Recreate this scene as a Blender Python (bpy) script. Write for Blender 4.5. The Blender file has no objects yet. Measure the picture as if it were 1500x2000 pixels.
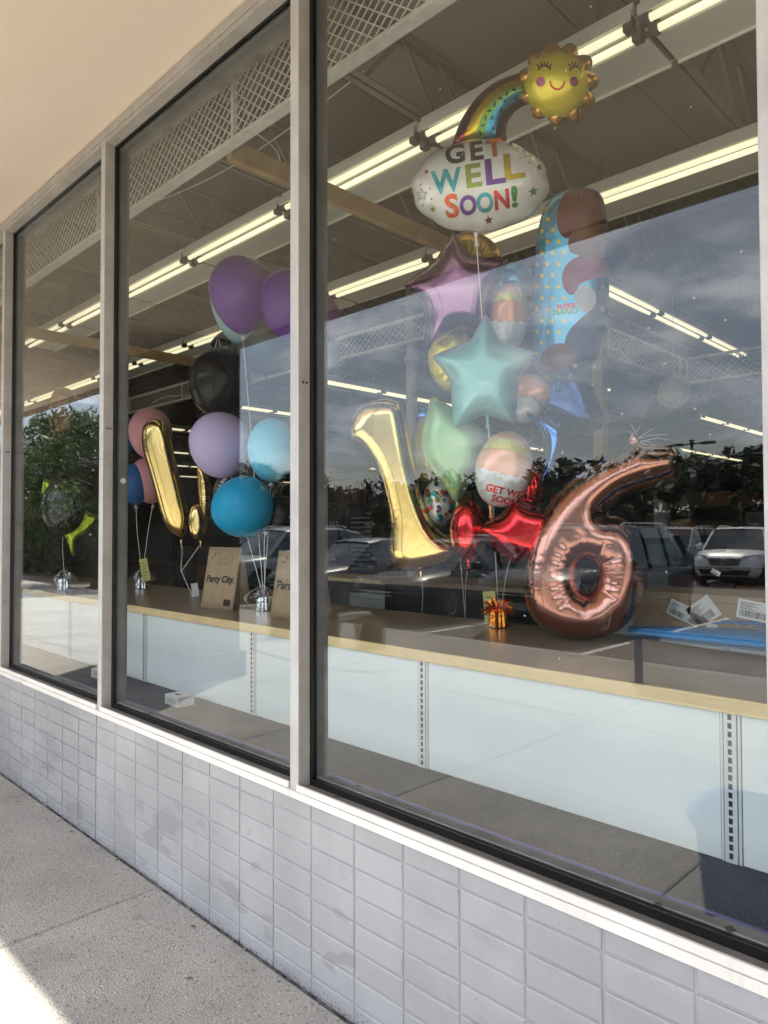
import bpy, bmesh, math, random
import numpy as np
from mathutils import Vector, Matrix
from mathutils.geometry import delaunay_2d_cdt
R = math.radians
rnd = random.Random(7)
scn = bpy.context.scene
C = scn.collection

# ------------------------------------------------------------------ camera
F, YAW, PITCH, ROLL = 1397.44, 0.7890, 0.0255, -0.0030
CAM = np.array([0.0, -1.4869, 1.4817])
fw = np.array([-math.cos(YAW)*math.cos(PITCH), math.sin(YAW)*math.cos(PITCH), math.sin(PITCH)])
rt = np.cross(fw, [0, 0, 1]); rt /= np.linalg.norm(rt); up = np.cross(rt, fw)
_c, _s = math.cos(ROLL), math.sin(ROLL)
rt, up = _c*rt+_s*up, -_s*rt+_c*up
cd = bpy.data.cameras.new('camera'); cam = bpy.data.objects.new('camera', cd); C.objects.link(cam)
cd.sensor_fit = 'VERTICAL'; cd.sensor_height = 24; cd.lens = F/2000*24; cd.clip_start = .05; cd.clip_end = 3000
m = Matrix.Identity(4)
for i in range(3):
    m[i][0] = rt[i]; m[i][1] = up[i]; m[i][2] = -fw[i]; m[i][3] = CAM[i]
cam.matrix_world = m; scn.camera = cam

# ------------------------------------------------------------------ light
SUN_TRAVEL = Vector((.375, .61, -1.0)).normalized()
w = bpy.data.worlds.new('World'); scn.world = w; w.use_nodes = True
nt = w.node_tree; nt.nodes.clear()
def N(nt, t, **k):
    n = nt.nodes.new(t)
    for a, b in k.items(): setattr(n, a, b)
    return n
sky = N(nt, 'ShaderNodeTexSky', sky_type='NISHITA', sun_disc=False)
sky.sun_elevation = math.asin(-SUN_TRAVEL.z)
sky.sun_rotation = math.atan2(-SUN_TRAVEL.x, -SUN_TRAVEL.y)
sky.dust_density = 2.0; sky.air_density = 1.0
geo = N(nt, 'ShaderNodeTexCoord')
mp = N(nt, 'ShaderNodeMapping'); mp.inputs['Scale'].default_value = (1.6, 1.6, 4.6)
no = N(nt, 'ShaderNodeTexNoise'); no.inputs['Scale'].default_value = 2.3; no.inputs['Detail'].default_value = 9; no.inputs['Roughness'].default_value = .58; no.inputs['Distortion'].default_value = .5
cr = N(nt, 'ShaderNodeValToRGB'); cr.color_ramp.elements[0].position = .42; cr.color_ramp.elements[1].position = .56
no2 = N(nt, 'ShaderNodeTexNoise'); no2.inputs['Scale'].default_value = 5.5; no2.inputs['Detail'].default_value = 6
cc = N(nt, 'ShaderNodeValToRGB')
cc.color_ramp.elements[0].position = .40; cc.color_ramp.elements[0].color = (6.2, 7.2, 8.8, 1)
cc.color_ramp.elements[1].position = .62; cc.color_ramp.elements[1].color = (14.5, 15.0, 16.2, 1)
mx = N(nt, 'ShaderNodeMix', data_type='RGBA')
bg = N(nt, 'ShaderNodeBackground'); bg.inputs['Strength'].default_value = .112
wo = N(nt, 'ShaderNodeOutputWorld')
L = nt.links.new
L(geo.outputs['Generated'], mp.inputs['Vector']); L(mp.outputs['Vector'], no.inputs['Vector']); L(mp.outputs['Vector'], no2.inputs['Vector'])
L(no.outputs['Fac'], cr.inputs['Fac']); L(no2.outputs['Fac'], cc.inputs['Fac'])
mm = N(nt, 'ShaderNodeMath', operation='MULTIPLY'); mm.inputs[1].default_value = .82
L(cr.outputs['Color'], mm.inputs[0]); L(mm.outputs[0], mx.inputs['Factor'])
L(sky.outputs['Color'], mx.inputs['A']); L(cc.outputs['Color'], mx.inputs['B']); L(mx.outputs['Result'], bg.inputs['Color']); L(bg.outputs[0], wo.inputs['Surface'])
sl = bpy.data.lights.new('sun', 'SUN'); sl.energy = 4.6; sl.angle = R(.6); sl.color = (1, .915, .77)
so = bpy.data.objects.new('sun', sl); C.objects.link(so); so.rotation_mode = 'QUATERNION'
so.rotation_quaternion = SUN_TRAVEL.to_track_quat('-Z', 'Y'); so.location = (-5, -10, 20)
scn.view_settings.view_transform = 'Standard'; scn.view_settings.look = 'None'; scn.view_settings.exposure = 1.64
scn.view_settings.gamma = 1; scn.view_settings.use_curve_mapping = False
cy = scn.cycles
cy.use_denoising = True; cy.max_bounces = 10; cy.transparent_max_bounces = 24; cy.glossy_bounces = 5; cy.diffuse_bounces = 5
cy.sample_clamp_indirect = 6; cy.caustics_reflective = False; cy.caustics_refractive = False; cy.blur_glossy = .5

# ------------------------------------------------------------------ camera geometry helpers (world points from pixels of the survey)
def ray(x, y): return fw*F+rt*(x-750)-up*(y-1000)
def onY(x, y, Y): v = ray(x, y); return CAM+v*(Y-CAM[1])/v[1]
def onZ(x, y, Z): v = ray(x, y); return CAM+v*(Z-CAM[2])/v[2]
def depth(p): return float((np.array(p)-CAM)@fw)

# ------------------------------------------------------------------ materials
def mat(name, col, rough=.6, metal=0, bump=0, bscale=60, var=0, vscale=8, coat=0, spec=.5, emit=None, es=0, trans=0, alpha=1, extra=None, sss=0):
    m = bpy.data.materials.new(name); m.use_nodes = True; t = m.node_tree; p = t.nodes['Principled BSDF']
    p.inputs['Base Color'].default_value = (*col, 1); p.inputs['Roughness'].default_value = rough; p.inputs['Metallic'].default_value = metal
    p.inputs['Coat Weight'].default_value = coat; p.inputs['Specular IOR Level'].default_value = spec; p.inputs['Alpha'].default_value = alpha
    p.inputs['Coat Roughness'].default_value = .08
    if trans: p.inputs['Transmission Weight'].default_value = trans
    if emit: p.inputs['Emission Color'].default_value = (*emit, 1); p.inputs['Emission Strength'].default_value = es
    tc = N(t, 'ShaderNodeTexCoord')
    if var:
        n = N(t, 'ShaderNodeTexNoise'); n.inputs['Scale'].default_value = vscale; n.inputs['Detail'].default_value = 6
        r = N(t, 'ShaderNodeMapRange'); r.inputs['From Min'].default_value = .3; r.inputs['From Max'].default_value = .7
        r.inputs['To Min'].default_value = 1-var; r.inputs['To Max'].default_value = 1+var
        v = N(t, 'ShaderNodeVectorMath', operation='SCALE'); v.inputs[0].default_value = col
        t.links.new(tc.outputs['Object'], n.inputs['Vector']); t.links.new(n.outputs['Fac'], r.inputs['Value']); t.links.new(r.outputs[0], v.inputs['Scale'])
        t.links.new(v.outputs[0], p.inputs['Base Color'])
    if bump:
        n = N(t, 'ShaderNodeTexNoise'); n.inputs['Scale'].default_value = bscale; n.inputs['Detail'].default_value = 5
        b = N(t, 'ShaderNodeBump'); b.inputs['Strength'].default_value = bump; b.inputs['Distance'].default_value = .01
        t.links.new(tc.outputs['Object'], n.inputs['Vector']); t.links.new(n.outputs['Fac'], b.inputs['Height']); t.links.new(b.outputs[0], p.inputs['Normal'])
    return m
def world_paint(name, col, col2, sc, lo, hi, rough=.6, bump=.2, bsc=80, bdist=.004, speck=None, spsc=250, spth=.7, speck2=None):
    """colour varying in world space so that neighbouring pieces differ"""
    m = bpy.data.materials.new(name); m.use_nodes = True; t = m.node_tree; p = t.nodes['Principled BSDF']; k = t.links.new
    p.inputs['Roughness'].default_value = rough
    g = N(t, 'ShaderNodeNewGeometry')
    n = N(t, 'ShaderNodeTexNoise'); n.inputs['Scale'].default_value = sc; n.inputs['Detail'].default_value = 7; n.inputs['Roughness'].default_value = .6
    r = N(t, 'ShaderNodeValToRGB'); r.color_ramp.elements[0].position = lo; r.color_ramp.elements[0].color = (*col, 1); r.color_ramp.elements[1].position = hi; r.color_ramp.elements[1].color = (*col2, 1)
    k(g.outputs['Position'], n.inputs['Vector']); k(n.outputs['Fac'], r.inputs['Fac']); out = r.outputs['Color']
    for q, (spc, th, scl) in enumerate([(speck, spth, spsc), (speck2, spth+.02, spsc*.55)]):
        if spc is None: continue
        v = N(t, 'ShaderNodeTexVoronoi'); v.inputs['Scale'].default_value = scl; v.inputs['Randomness'].default_value = 1
        sp = N(t, 'ShaderNodeSeparateColor'); k(g.outputs['Position'], v.inputs['Vector']); k(v.outputs['Color'], sp.inputs[0])
        c1 = N(t, 'ShaderNodeMath', operation='GREATER_THAN'); c1.inputs[1].default_value = th; k(sp.outputs[0], c1.inputs[0])
        c2 = N(t, 'ShaderNodeMath', operation='LESS_THAN'); c2.inputs[1].default_value = .48; k(v.outputs['Distance'], c2.inputs[0])
        cm = N(t, 'ShaderNodeMath', operation='MULTIPLY'); k(c1.outputs[0], cm.inputs[0]); k(c2.outputs[0], cm.inputs[1])
        mx = N(t, 'ShaderNodeMix', data_type='RGBA'); k(cm.outputs[0], mx.inputs['Factor']); k(out, mx.inputs['A']); mx.inputs['B'].default_value = (*spc, 1); out = mx.outputs['Result']
    k(out, p.inputs['Base Color'])
    nb = N(t, 'ShaderNodeTexNoise'); nb.inputs['Scale'].default_value = bsc; nb.inputs['Detail'].default_value = 6
    b = N(t, 'ShaderNodeBump'); b.inputs['Strength'].default_value = bump; b.inputs['Distance'].default_value = bdist
    k(g.outputs['Position'], nb.inputs['Vector']); k(nb.outputs['Fac'], b.inputs['Height']); k(b.outputs[0], p.inputs['Normal'])
    return m
M = {}
M['paint'] = world_paint('painted_brick', (.335, .33, .335), (.405, .40, .405), 1.7, .42, .6, .45, .25, 130, .003)
def patchy(m):
    """older darker coat of paint showing in patches"""
    t = m.node_tree; k = t.links.new; p = t.nodes['Principled BSDF']; src = p.inputs['Base Color'].links[0].from_socket
    g = N(t, 'ShaderNodeNewGeometry'); mpn = N(t, 'ShaderNodeMapping'); mpn.inputs['Scale'].default_value = (1.5, 1, 3.4); mpn.inputs['Location'].default_value = (3.3, 0, 1.7)
    n = N(t, 'ShaderNodeTexNoise'); n.inputs['Scale'].default_value = 1.6; n.inputs['Detail'].default_value = 2.5; n.inputs['Roughness'].default_value = .7
    r = N(t, 'ShaderNodeValToRGB'); r.color_ramp.elements[0].position = .57; r.color_ramp.elements[1].position = .585
    sz = N(t, 'ShaderNodeSeparateXYZ'); k(g.outputs['Position'], sz.inputs[0])
    h = N(t, 'ShaderNodeMapRange'); h.inputs['From Min'].default_value = .5; h.inputs['From Max'].default_value = .35; k(sz.outputs[2], h.inputs['Value'])
    mul = N(t, 'ShaderNodeMath', operation='MULTIPLY'); k(r.outputs[0], mul.inputs[0]); k(h.outputs[0], mul.inputs[1])
    m2 = N(t, 'ShaderNodeMath', operation='MULTIPLY'); m2.inputs[1].default_value = .6; k(mul.outputs[0], m2.inputs[0])
    mx = N(t, 'ShaderNodeMix', data_type='RGBA'); mx.inputs['B'].default_value = (.28, .262, .275, 1)
    k(g.outputs['Position'], mpn.inputs[0]); k(mpn.outputs[0], n.inputs[0]); k(n.outputs[0], r.inputs[0]); k(m2.outputs[0], mx.inputs['Factor']); k(src, mx.inputs['A'])
    # dirt chips near the ground
    n2 = N(t, 'ShaderNodeTexNoise'); n2.inputs['Scale'].default_value = 110; n2.inputs['Detail'].default_value = 3; k(g.outputs['Position'], n2.inputs[0])
    h2 = N(t, 'ShaderNodeMapRange'); h2.inputs['From Min'].default_value = .055; h2.inputs['From Max'].default_value = .0; h2.inputs['To Min'].default_value = .0; h2.inputs['To Max'].default_value = .16; k(sz.outputs[2], h2.inputs['Value'])
    ad = N(t, 'ShaderNodeMath', operation='ADD'); k(n2.outputs[0], ad.inputs[0]); k(h2.outputs[0], ad.inputs[1])
    gt = N(t, 'ShaderNodeMapRange'); gt.inputs['From Min'].default_value = .69; gt.inputs['From Max'].default_value = .73; k(ad.outputs[0], gt.inputs['Value'])
    mx2 = N(t, 'ShaderNodeMix', data_type='RGBA'); mx2.inputs['B'].default_value = (.16, .14, .13, 1); k(gt.outputs[0], mx2.inputs['Factor']); k(mx.outputs['Result'], mx2.inputs['A'])
    k(mx2.outputs['Result'], p.inputs['Base Color'])
patchy(M['paint'])
M['paint_rough'] = world_paint('painted_split_brick', (.335, .33, .335), (.395, .39, .395), 1.7, .42, .6, .5, 1.0, 75, .012); patchy(M['paint_rough'])
M['mortar'] = world_paint('painted_mortar', (.35, .34, .335), (.40, .39, .385), 3, .4, .6, .6, .4, 120, .004)
M['concrete'] = world_paint('sidewalk_concrete', (.345, .335, .31), (.425, .412, .385), 1.6, .35, .65, .85, .9, 140, .007, (.60, .58, .53), 185, .85, (.23, .22, .20))
M['joint_dirt'] = mat('joint_dirt', (.03, .028, .025), .95, bump=.6, bscale=200)
M['dead_leaf'] = mat('dead_leaf', (.20, .11, .04), .8, var=.3)
M['curb'] = world_paint('curb_concrete', (.36, .34, .31), (.46, .44, .41), 2, .4, .6, .8, .4, 90, .005)
M['asphalt'] = world_paint('asphalt', (.115, .108, .098), (.16, .15, .135), .35, .4, .6, .9, .4, 90, .006, (.2, .19, .18), 120, .85)
M['line'] = mat('line_paint', (.75, .75, .72), .6, var=.15, vscale=6)
M['sill_white'] = world_paint('painted_steel_sill', (.76, .72, .66), (.84, .81, .75), 5, .4, .6, .42, .25, 60, .003, (.25, .22, .2), 28, .992)
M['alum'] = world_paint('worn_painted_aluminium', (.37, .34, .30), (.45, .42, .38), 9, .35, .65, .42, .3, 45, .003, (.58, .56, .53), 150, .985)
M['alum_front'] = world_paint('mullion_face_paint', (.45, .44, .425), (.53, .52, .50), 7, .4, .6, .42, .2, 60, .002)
M['sill_grey'] = world_paint('worn_grey_sill', (.19, .188, .185), (.27, .265, .26), 6, .4, .6, .5, .3, 50, .003, (.05, .05, .05), 40, .985)
M['alum_dark'] = world_paint('worn_dark_aluminium', (.10, .098, .093), (.15, .145, .14), 7, .4, .6, .5, .3, 60, .003)
M['gasket'] = mat('black_gasket', (.008, .008, .009), .35)
M['stucco'] = world_paint('tan_stucco', (.78, .65, .515), (.83, .71, .575), .55, .35, .65, .85, .18, 40, .005)
M['fascia'] = world_paint('fascia', (.33, .27, .2), (.4, .33, .26), 1.5, .4, .6, .8, .2, 40)
M['lintel'] = world_paint('dirty_lintel', (.16, .15, .13), (.34, .33, .29), 7, .35, .65, .8, .8, 40, .01)
M['pier'] = world_paint('dark_brick', (.026, .018, .014), (.045, .03, .024), 9, .4, .6, .8, .5, 60)
M['deck'] = world_paint('ceiling_deck', (.135, .115, .08), (.18, .152, .108), .9, .4, .6, .9, .2, 20)
M['deck_light'] = world_paint('ceiling_deck_pale', (.25, .22, .165), (.29, .255, .2), .9, .4, .6, .9, .2, 20)
M['joist'] = mat('joist_paint', (.22, .195, .15), .7)
M['fixture'] = mat('fixture_enamel', (.70, .68, .60), .45)
M['tube'] = mat('tube_glow', (.9, .9, .8), .4, emit=(1, .89, .58), es=.30)
M['socket'] = mat('socket_plastic', (.10, .09, .08), .5)
M['mesh'] = mat('white_mesh_paint', (.62, .60, .55), .5, var=.12, vscale=20)
M['wood'] = mat('bare_lumber', (.42, .28, .13), .7, var=.22, vscale=6)
M['floor_in'] = world_paint('store_floor', (.10, .09, .08), (.13, .118, .105), 1, .4, .6, .35, .05, 30)
M['wall_in'] = mat('store_wall', (.03, .026, .022), .85, var=.15)
M['ledge'] = world_paint('dark_carpet', (.038, .038, .055), (.060, .058, .080), 6, .4, .6, .95, .6, 300, .004, (.17, .16, .16), 300, .9)
M['panel'] = mat('white_melamine_panel', (.84, .885, .87), .35, var=.045, vscale=2.2)
M['upright'] = mat('upright_enamel', (.72, .73, .72), .35)
M['slot'] = mat('slot_shadow', (.03, .03, .03), .8)
M['shelf_top'] = mat('brown_laminate', (.28, .205, .145), .28, var=.10, vscale=5, spec=.6)
M['shelf_edge'] = mat('pine_edge', (.80, .60, .32), .5, var=.07, vscale=9)
M['kraft'] = mat('kraft_paper', (.40, .285, .175), .75, var=.08, vscale=14, bump=.15, bscale=30)
M['kraft_dark'] = mat('cardboard', (.33, .235, .15), .8, var=.08, vscale=6)
M['ink'] = mat('black_ink', (.01, .009, .009), .6)
M['ink_soft'] = mat('grey_ink', (.13, .10, .07), .6)
M['paper'] = mat('white_paper', (.78, .77, .74), .6)
M['yellow_paper'] = mat('yellow_tag_paper', (.72, .66, .22), .6)
M['ribbon'] = mat('white_ribbon', (.80, .79, .78), .3, spec=.8)
M['silver'] = mat('silver_foil', (.80, .80, .82), .16, 1, bump=.6, bscale=25)
M['copper_foil'] = mat('orange_foil', (.95, .33, .05), .14, 1, bump=.6, bscale=25)
M['plastic_wrap'] = mat('clear_wrap', (.85, .87, .88), .12, 0, bump=.9, bscale=16, alpha=.35, coat=1)
M['blue_plastic'] = mat('blue_plastic', (.02, .19, .46), .4, var=.1)
M['bin_blue'] = mat('bin_blue', (.02, .17, .46), .4, var=.1)
M['grey_plastic'] = mat('grey_plastic', (.045, .045, .05), .45)
M['black'] = mat('black_laminate', (.008, .008, .009), .5, spec=.25)
M['greypanel'] = mat('grey_laminate', (.30, .31, .31), .45)
M['bark'] = mat('bark', (.09, .065, .045), .9, bump=.8, bscale=30)
M['leaf'] = mat('leaves', (.085, .13, .038), .55, var=.45, vscale=3)
M['leaf2'] = mat('far_leaves', (.035, .055, .022), .7, var=.5, vscale=.3)
M['gravel'] = world_paint('pale_gravel', (.28, .26, .23), (.45, .43, .4), 30, .4, .6, .9, 1, 60, .02)
M['grassb'] = mat('dry_grass', (.36, .31, .17), .8, var=.3, vscale=20)
M['hill'] = mat('hill_ground', (.04, .055, .025), .95, var=.3, vscale=.1)
M['pole'] = mat('pole_metal', (.03, .028, .025), .5)
M['rubber'] = mat('tyre', (.012, .012, .012), .8)
M['rim'] = mat('rim_alloy', (.6, .58, .55), .3, .9)
M['carglass'] = mat('car_glass', (.02, .028, .035), .03, 0, spec=1, coat=1)
M['lamp'] = mat('lamp_lens', (.35, .37, .4), .08, .5, coat=1)
M['chrome'] = mat('chrome', (.7, .7, .7), .12, 1)

def glass_mat():
    m = bpy.data.materials.new('window_glass'); m.use_nodes = True; t = m.node_tree; t.nodes.clear(); k = t.links.new
    g = N(t, 'ShaderNodeNewGeometry')
    d = N(t, 'ShaderNodeVectorMath', operation='DOT_PRODUCT'); k(g.outputs['Normal'], d.inputs[0]); k(g.outputs['Incoming'], d.inputs[1])
    a = N(t, 'ShaderNodeMath', operation='ABSOLUTE'); k(d.outputs['Value'], a.inputs[0])
    s = N(t, 'ShaderNodeMath', operation='SUBTRACT'); s.inputs[0].default_value = 1; k(a.outputs[0], s.inputs[1])
    p5 = N(t, 'ShaderNodeMath', operation='POWER'); p5.inputs[1].default_value = 5; k(s.outputs[0], p5.inputs[0])
    f = N(t, 'ShaderNodeMath', operation='MULTIPLY_ADD'); f.inputs[1].default_value = .80; f.inputs[2].default_value = .036; k(p5.outputs[0], f.inputs[0])
    tr = N(t, 'ShaderNodeBsdfTransparent'); tr.inputs[0].default_value = (.965, .98, .97, 1)
    gl = N(t, 'ShaderNodeBsdfGlossy'); gl.inputs['Roughness'].default_value = 0.0; gl.inputs[0].default_value = (1, 1, 1, 1)
    mix = N(t, 'ShaderNodeMixShader'); k(f.outputs[0], mix.inputs[0]); k(tr.outputs[0], mix.inputs[1]); k(gl.outputs[0], mix.inputs[2])
    # dust specks and a faint film on the glass
    v = N(t, 'ShaderNodeTexVoronoi'); v.inputs['Scale'].default_value = 30; k(g.outputs['Position'], v.inputs['Vector'])
    sc = N(t, 'ShaderNodeSeparateColor'); k(v.outputs['Color'], sc.inputs[0])
    c1 = N(t, 'ShaderNodeMath', operation='GREATER_THAN'); c1.inputs[1].default_value = .93; k(sc.outputs[0], c1.inputs[0])
    sz = N(t, 'ShaderNodeMath', operation='MULTIPLY_ADD'); sz.inputs[1].default_value = .09; sz.inputs[2].default_value = .01; k(sc.outputs[1], sz.inputs[0])
    c2 = N(t, 'ShaderNodeMath', operation='LESS_THAN'); k(v.outputs['Distance'], c2.inputs[0]); k(sz.outputs[0], c2.inputs[1])
    cm = N(t, 'ShaderNodeMath', operation='MULTIPLY'); k(c1.outputs[0], cm.inputs[0]); k(c2.outputs[0], cm.inputs[1])
    n = N(t, 'ShaderNodeTexNoise'); n.inputs['Scale'].default_value = 3.5; n.inputs['Detail'].default_value = 8; k(g.outputs['Position'], n.inputs['Vector'])
    r = N(t, 'ShaderNodeMapRange'); r.inputs['From Min'].default_value = .4; r.inputs['From Max'].default_value = .75; r.inputs['To Min'].default_value = .001; r.inputs['To Max'].default_value = .009; k(n.outputs['Fac'], r.inputs['Value'])
    cs = N(t, 'ShaderNodeMath', operation='MULTIPLY'); cs.inputs[1].default_value = .30; k(cm.outputs[0], cs.inputs[0])
    ad = N(t, 'ShaderNodeMath', operation='ADD'); k(cs.outputs[0], ad.inputs[0]); k(r.outputs[0], ad.inputs[1])
    df = N(t, 'ShaderNodeBsdfDiffuse'); df.inputs[0].default_value = (.75, .73, .7, 1)
    m2 = N(t, 'ShaderNodeMixShader'); k(ad.outputs[0], m2.inputs[0]); k(mix.outputs[0], m2.inputs[1]); k(df.outputs[0], m2.inputs[2])
    o = N(t, 'ShaderNodeOutputMaterial'); k(m2.outputs[0], o.inputs['Surface'])
    return m
M['glass'] = glass_mat()

def streak(m, amt=.16):
    t = m.node_tree; k = t.links.new; p = t.nodes['Principled BSDF']; src = p.inputs['Base Color'].links[0].from_socket
    g = N(t, 'ShaderNodeNewGeometry'); a = N(t, 'ShaderNodeMapping'); a.inputs['Scale'].default_value = (60, 60, 1.6); n = N(t, 'ShaderNodeTexNoise'); n.inputs['Scale'].default_value = 1.5; n.inputs['Detail'].default_value = 8
    r = N(t, 'ShaderNodeMapRange'); r.inputs['From Min'].default_value = .5; r.inputs['From Max'].default_value = .72; r.inputs['To Min'].default_value = 0; r.inputs['To Max'].default_value = amt
    mx = N(t, 'ShaderNodeMix', data_type='RGBA'); mx.inputs['B'].default_value = (.12, .10, .085, 1)
    k(g.outputs['Position'], a.inputs[0]); k(a.outputs[0], n.inputs[0]); k(n.outputs[0], r.inputs['Value']); k(r.outputs[0], mx.inputs['Factor']); k(src, mx.inputs['A']); k(mx.outputs['Result'], p.inputs['Base Color'])
def vary(m, amt=.05):
    t = m.node_tree; k = t.links.new; p = t.nodes['Principled BSDF']; src = p.inputs['Base Color'].links[0].from_socket
    oi = N(t, 'ShaderNodeObjectInfo'); r = N(t, 'ShaderNodeMapRange'); r.inputs['To Min'].default_value = 1-amt; r.inputs['To Max'].default_value = 1+amt*.7; v = N(t, 'ShaderNodeVectorMath', operation='SCALE')
    k(oi.outputs['Random'], r.inputs['Value']); k(src, v.inputs[0]); k(r.outputs[0], v.inputs['Scale']); k(v.outputs[0], p.inputs['Base Color'])
streak(M['alum']); streak(M['alum_front'], .12); streak(M['sill_white'], .07); vary(M['paint']); vary(M['paint_rough']); vary(M['concrete'], .04)
def stains(m):
    t = m.node_tree; k = t.links.new; p = t.nodes['Principled BSDF']; src = p.inputs['Base Color'].links[0].from_socket
    g = N(t, 'ShaderNodeNewGeometry'); v = N(t, 'ShaderNodeTexVoronoi'); v.inputs['Scale'].default_value = 3.2; n = N(t, 'ShaderNodeTexNoise'); n.inputs['Scale'].default_value = 25
    k(g.outputs['Position'], v.inputs['Vector']); k(g.outputs['Position'], n.inputs[0]); a = N(t, 'ShaderNodeMath', operation='MULTIPLY_ADD'); a.inputs[1].default_value = .06; k(n.outputs[0], a.inputs[0]); k(v.outputs['Distance'], a.inputs[2])
    r = N(t, 'ShaderNodeMapRange'); r.inputs['From Min'].default_value = .12; r.inputs['From Max'].default_value = .085; r.inputs['To Max'].default_value = .5; k(a.outputs[0], r.inputs['Value'])
    n2 = N(t, 'ShaderNodeTexNoise'); n2.inputs['Scale'].default_value = 2.2; n2.inputs['Detail'].default_value = 6; k(g.outputs['Position'], n2.inputs[0]); r2 = N(t, 'ShaderNodeMapRange'); r2.inputs['From Min'].default_value = .48; r2.inputs['From Max'].default_value = .7; r2.inputs['To Max'].default_value = .4; k(n2.outputs[0], r2.inputs['Value'])
    ad = N(t, 'ShaderNodeMath', operation='MAXIMUM'); k(r.outputs[0], ad.inputs[0]); k(r2.outputs[0], ad.inputs[1])
    mx = N(t, 'ShaderNodeMix', data_type='RGBA'); mx.inputs['B'].default_value = (.22, .21, .185, 1); k(ad.outputs[0], mx.inputs['Factor']); k(src, mx.inputs['A']); k(mx.outputs['Result'], p.inputs['Base Color'])
stains(M['concrete'])

def foil(name, col, rough=.2, metal=1.0, bump=.35, bs=22, var=0):
    m = mat(name, col, rough, metal, coat=.5)
    t = m.node_tree; k = t.links.new; p = t.nodes['Principled BSDF']
    tc = N(t, 'ShaderNodeTexCoord'); mpn = N(t, 'ShaderNodeMapping'); mpn.inputs['Scale'].default_value = (1, .35, 1)
    n = N(t, 'ShaderNodeTexNoise'); n.inputs['Scale'].default_value = bs; n.inputs['Detail'].default_value = 3; n.inputs['Distortion'].default_value = .8
    b = N(t, 'ShaderNodeBump'); b.inputs['Strength'].default_value = bump; b.inputs['Distance'].default_value = .008
    k(tc.outputs['Object'], mpn.inputs[0]); k(mpn.outputs[0], n.inputs[0]); k(n.outputs[0], b.inputs['Height']); k(b.outputs[0], p.inputs['Normal'])
    return m
def latex(name, col, rough=.22):
    m = mat(name, col, rough+.08, 0, coat=.03, spec=.28, bump=.05, bscale=6)
    return m

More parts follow.
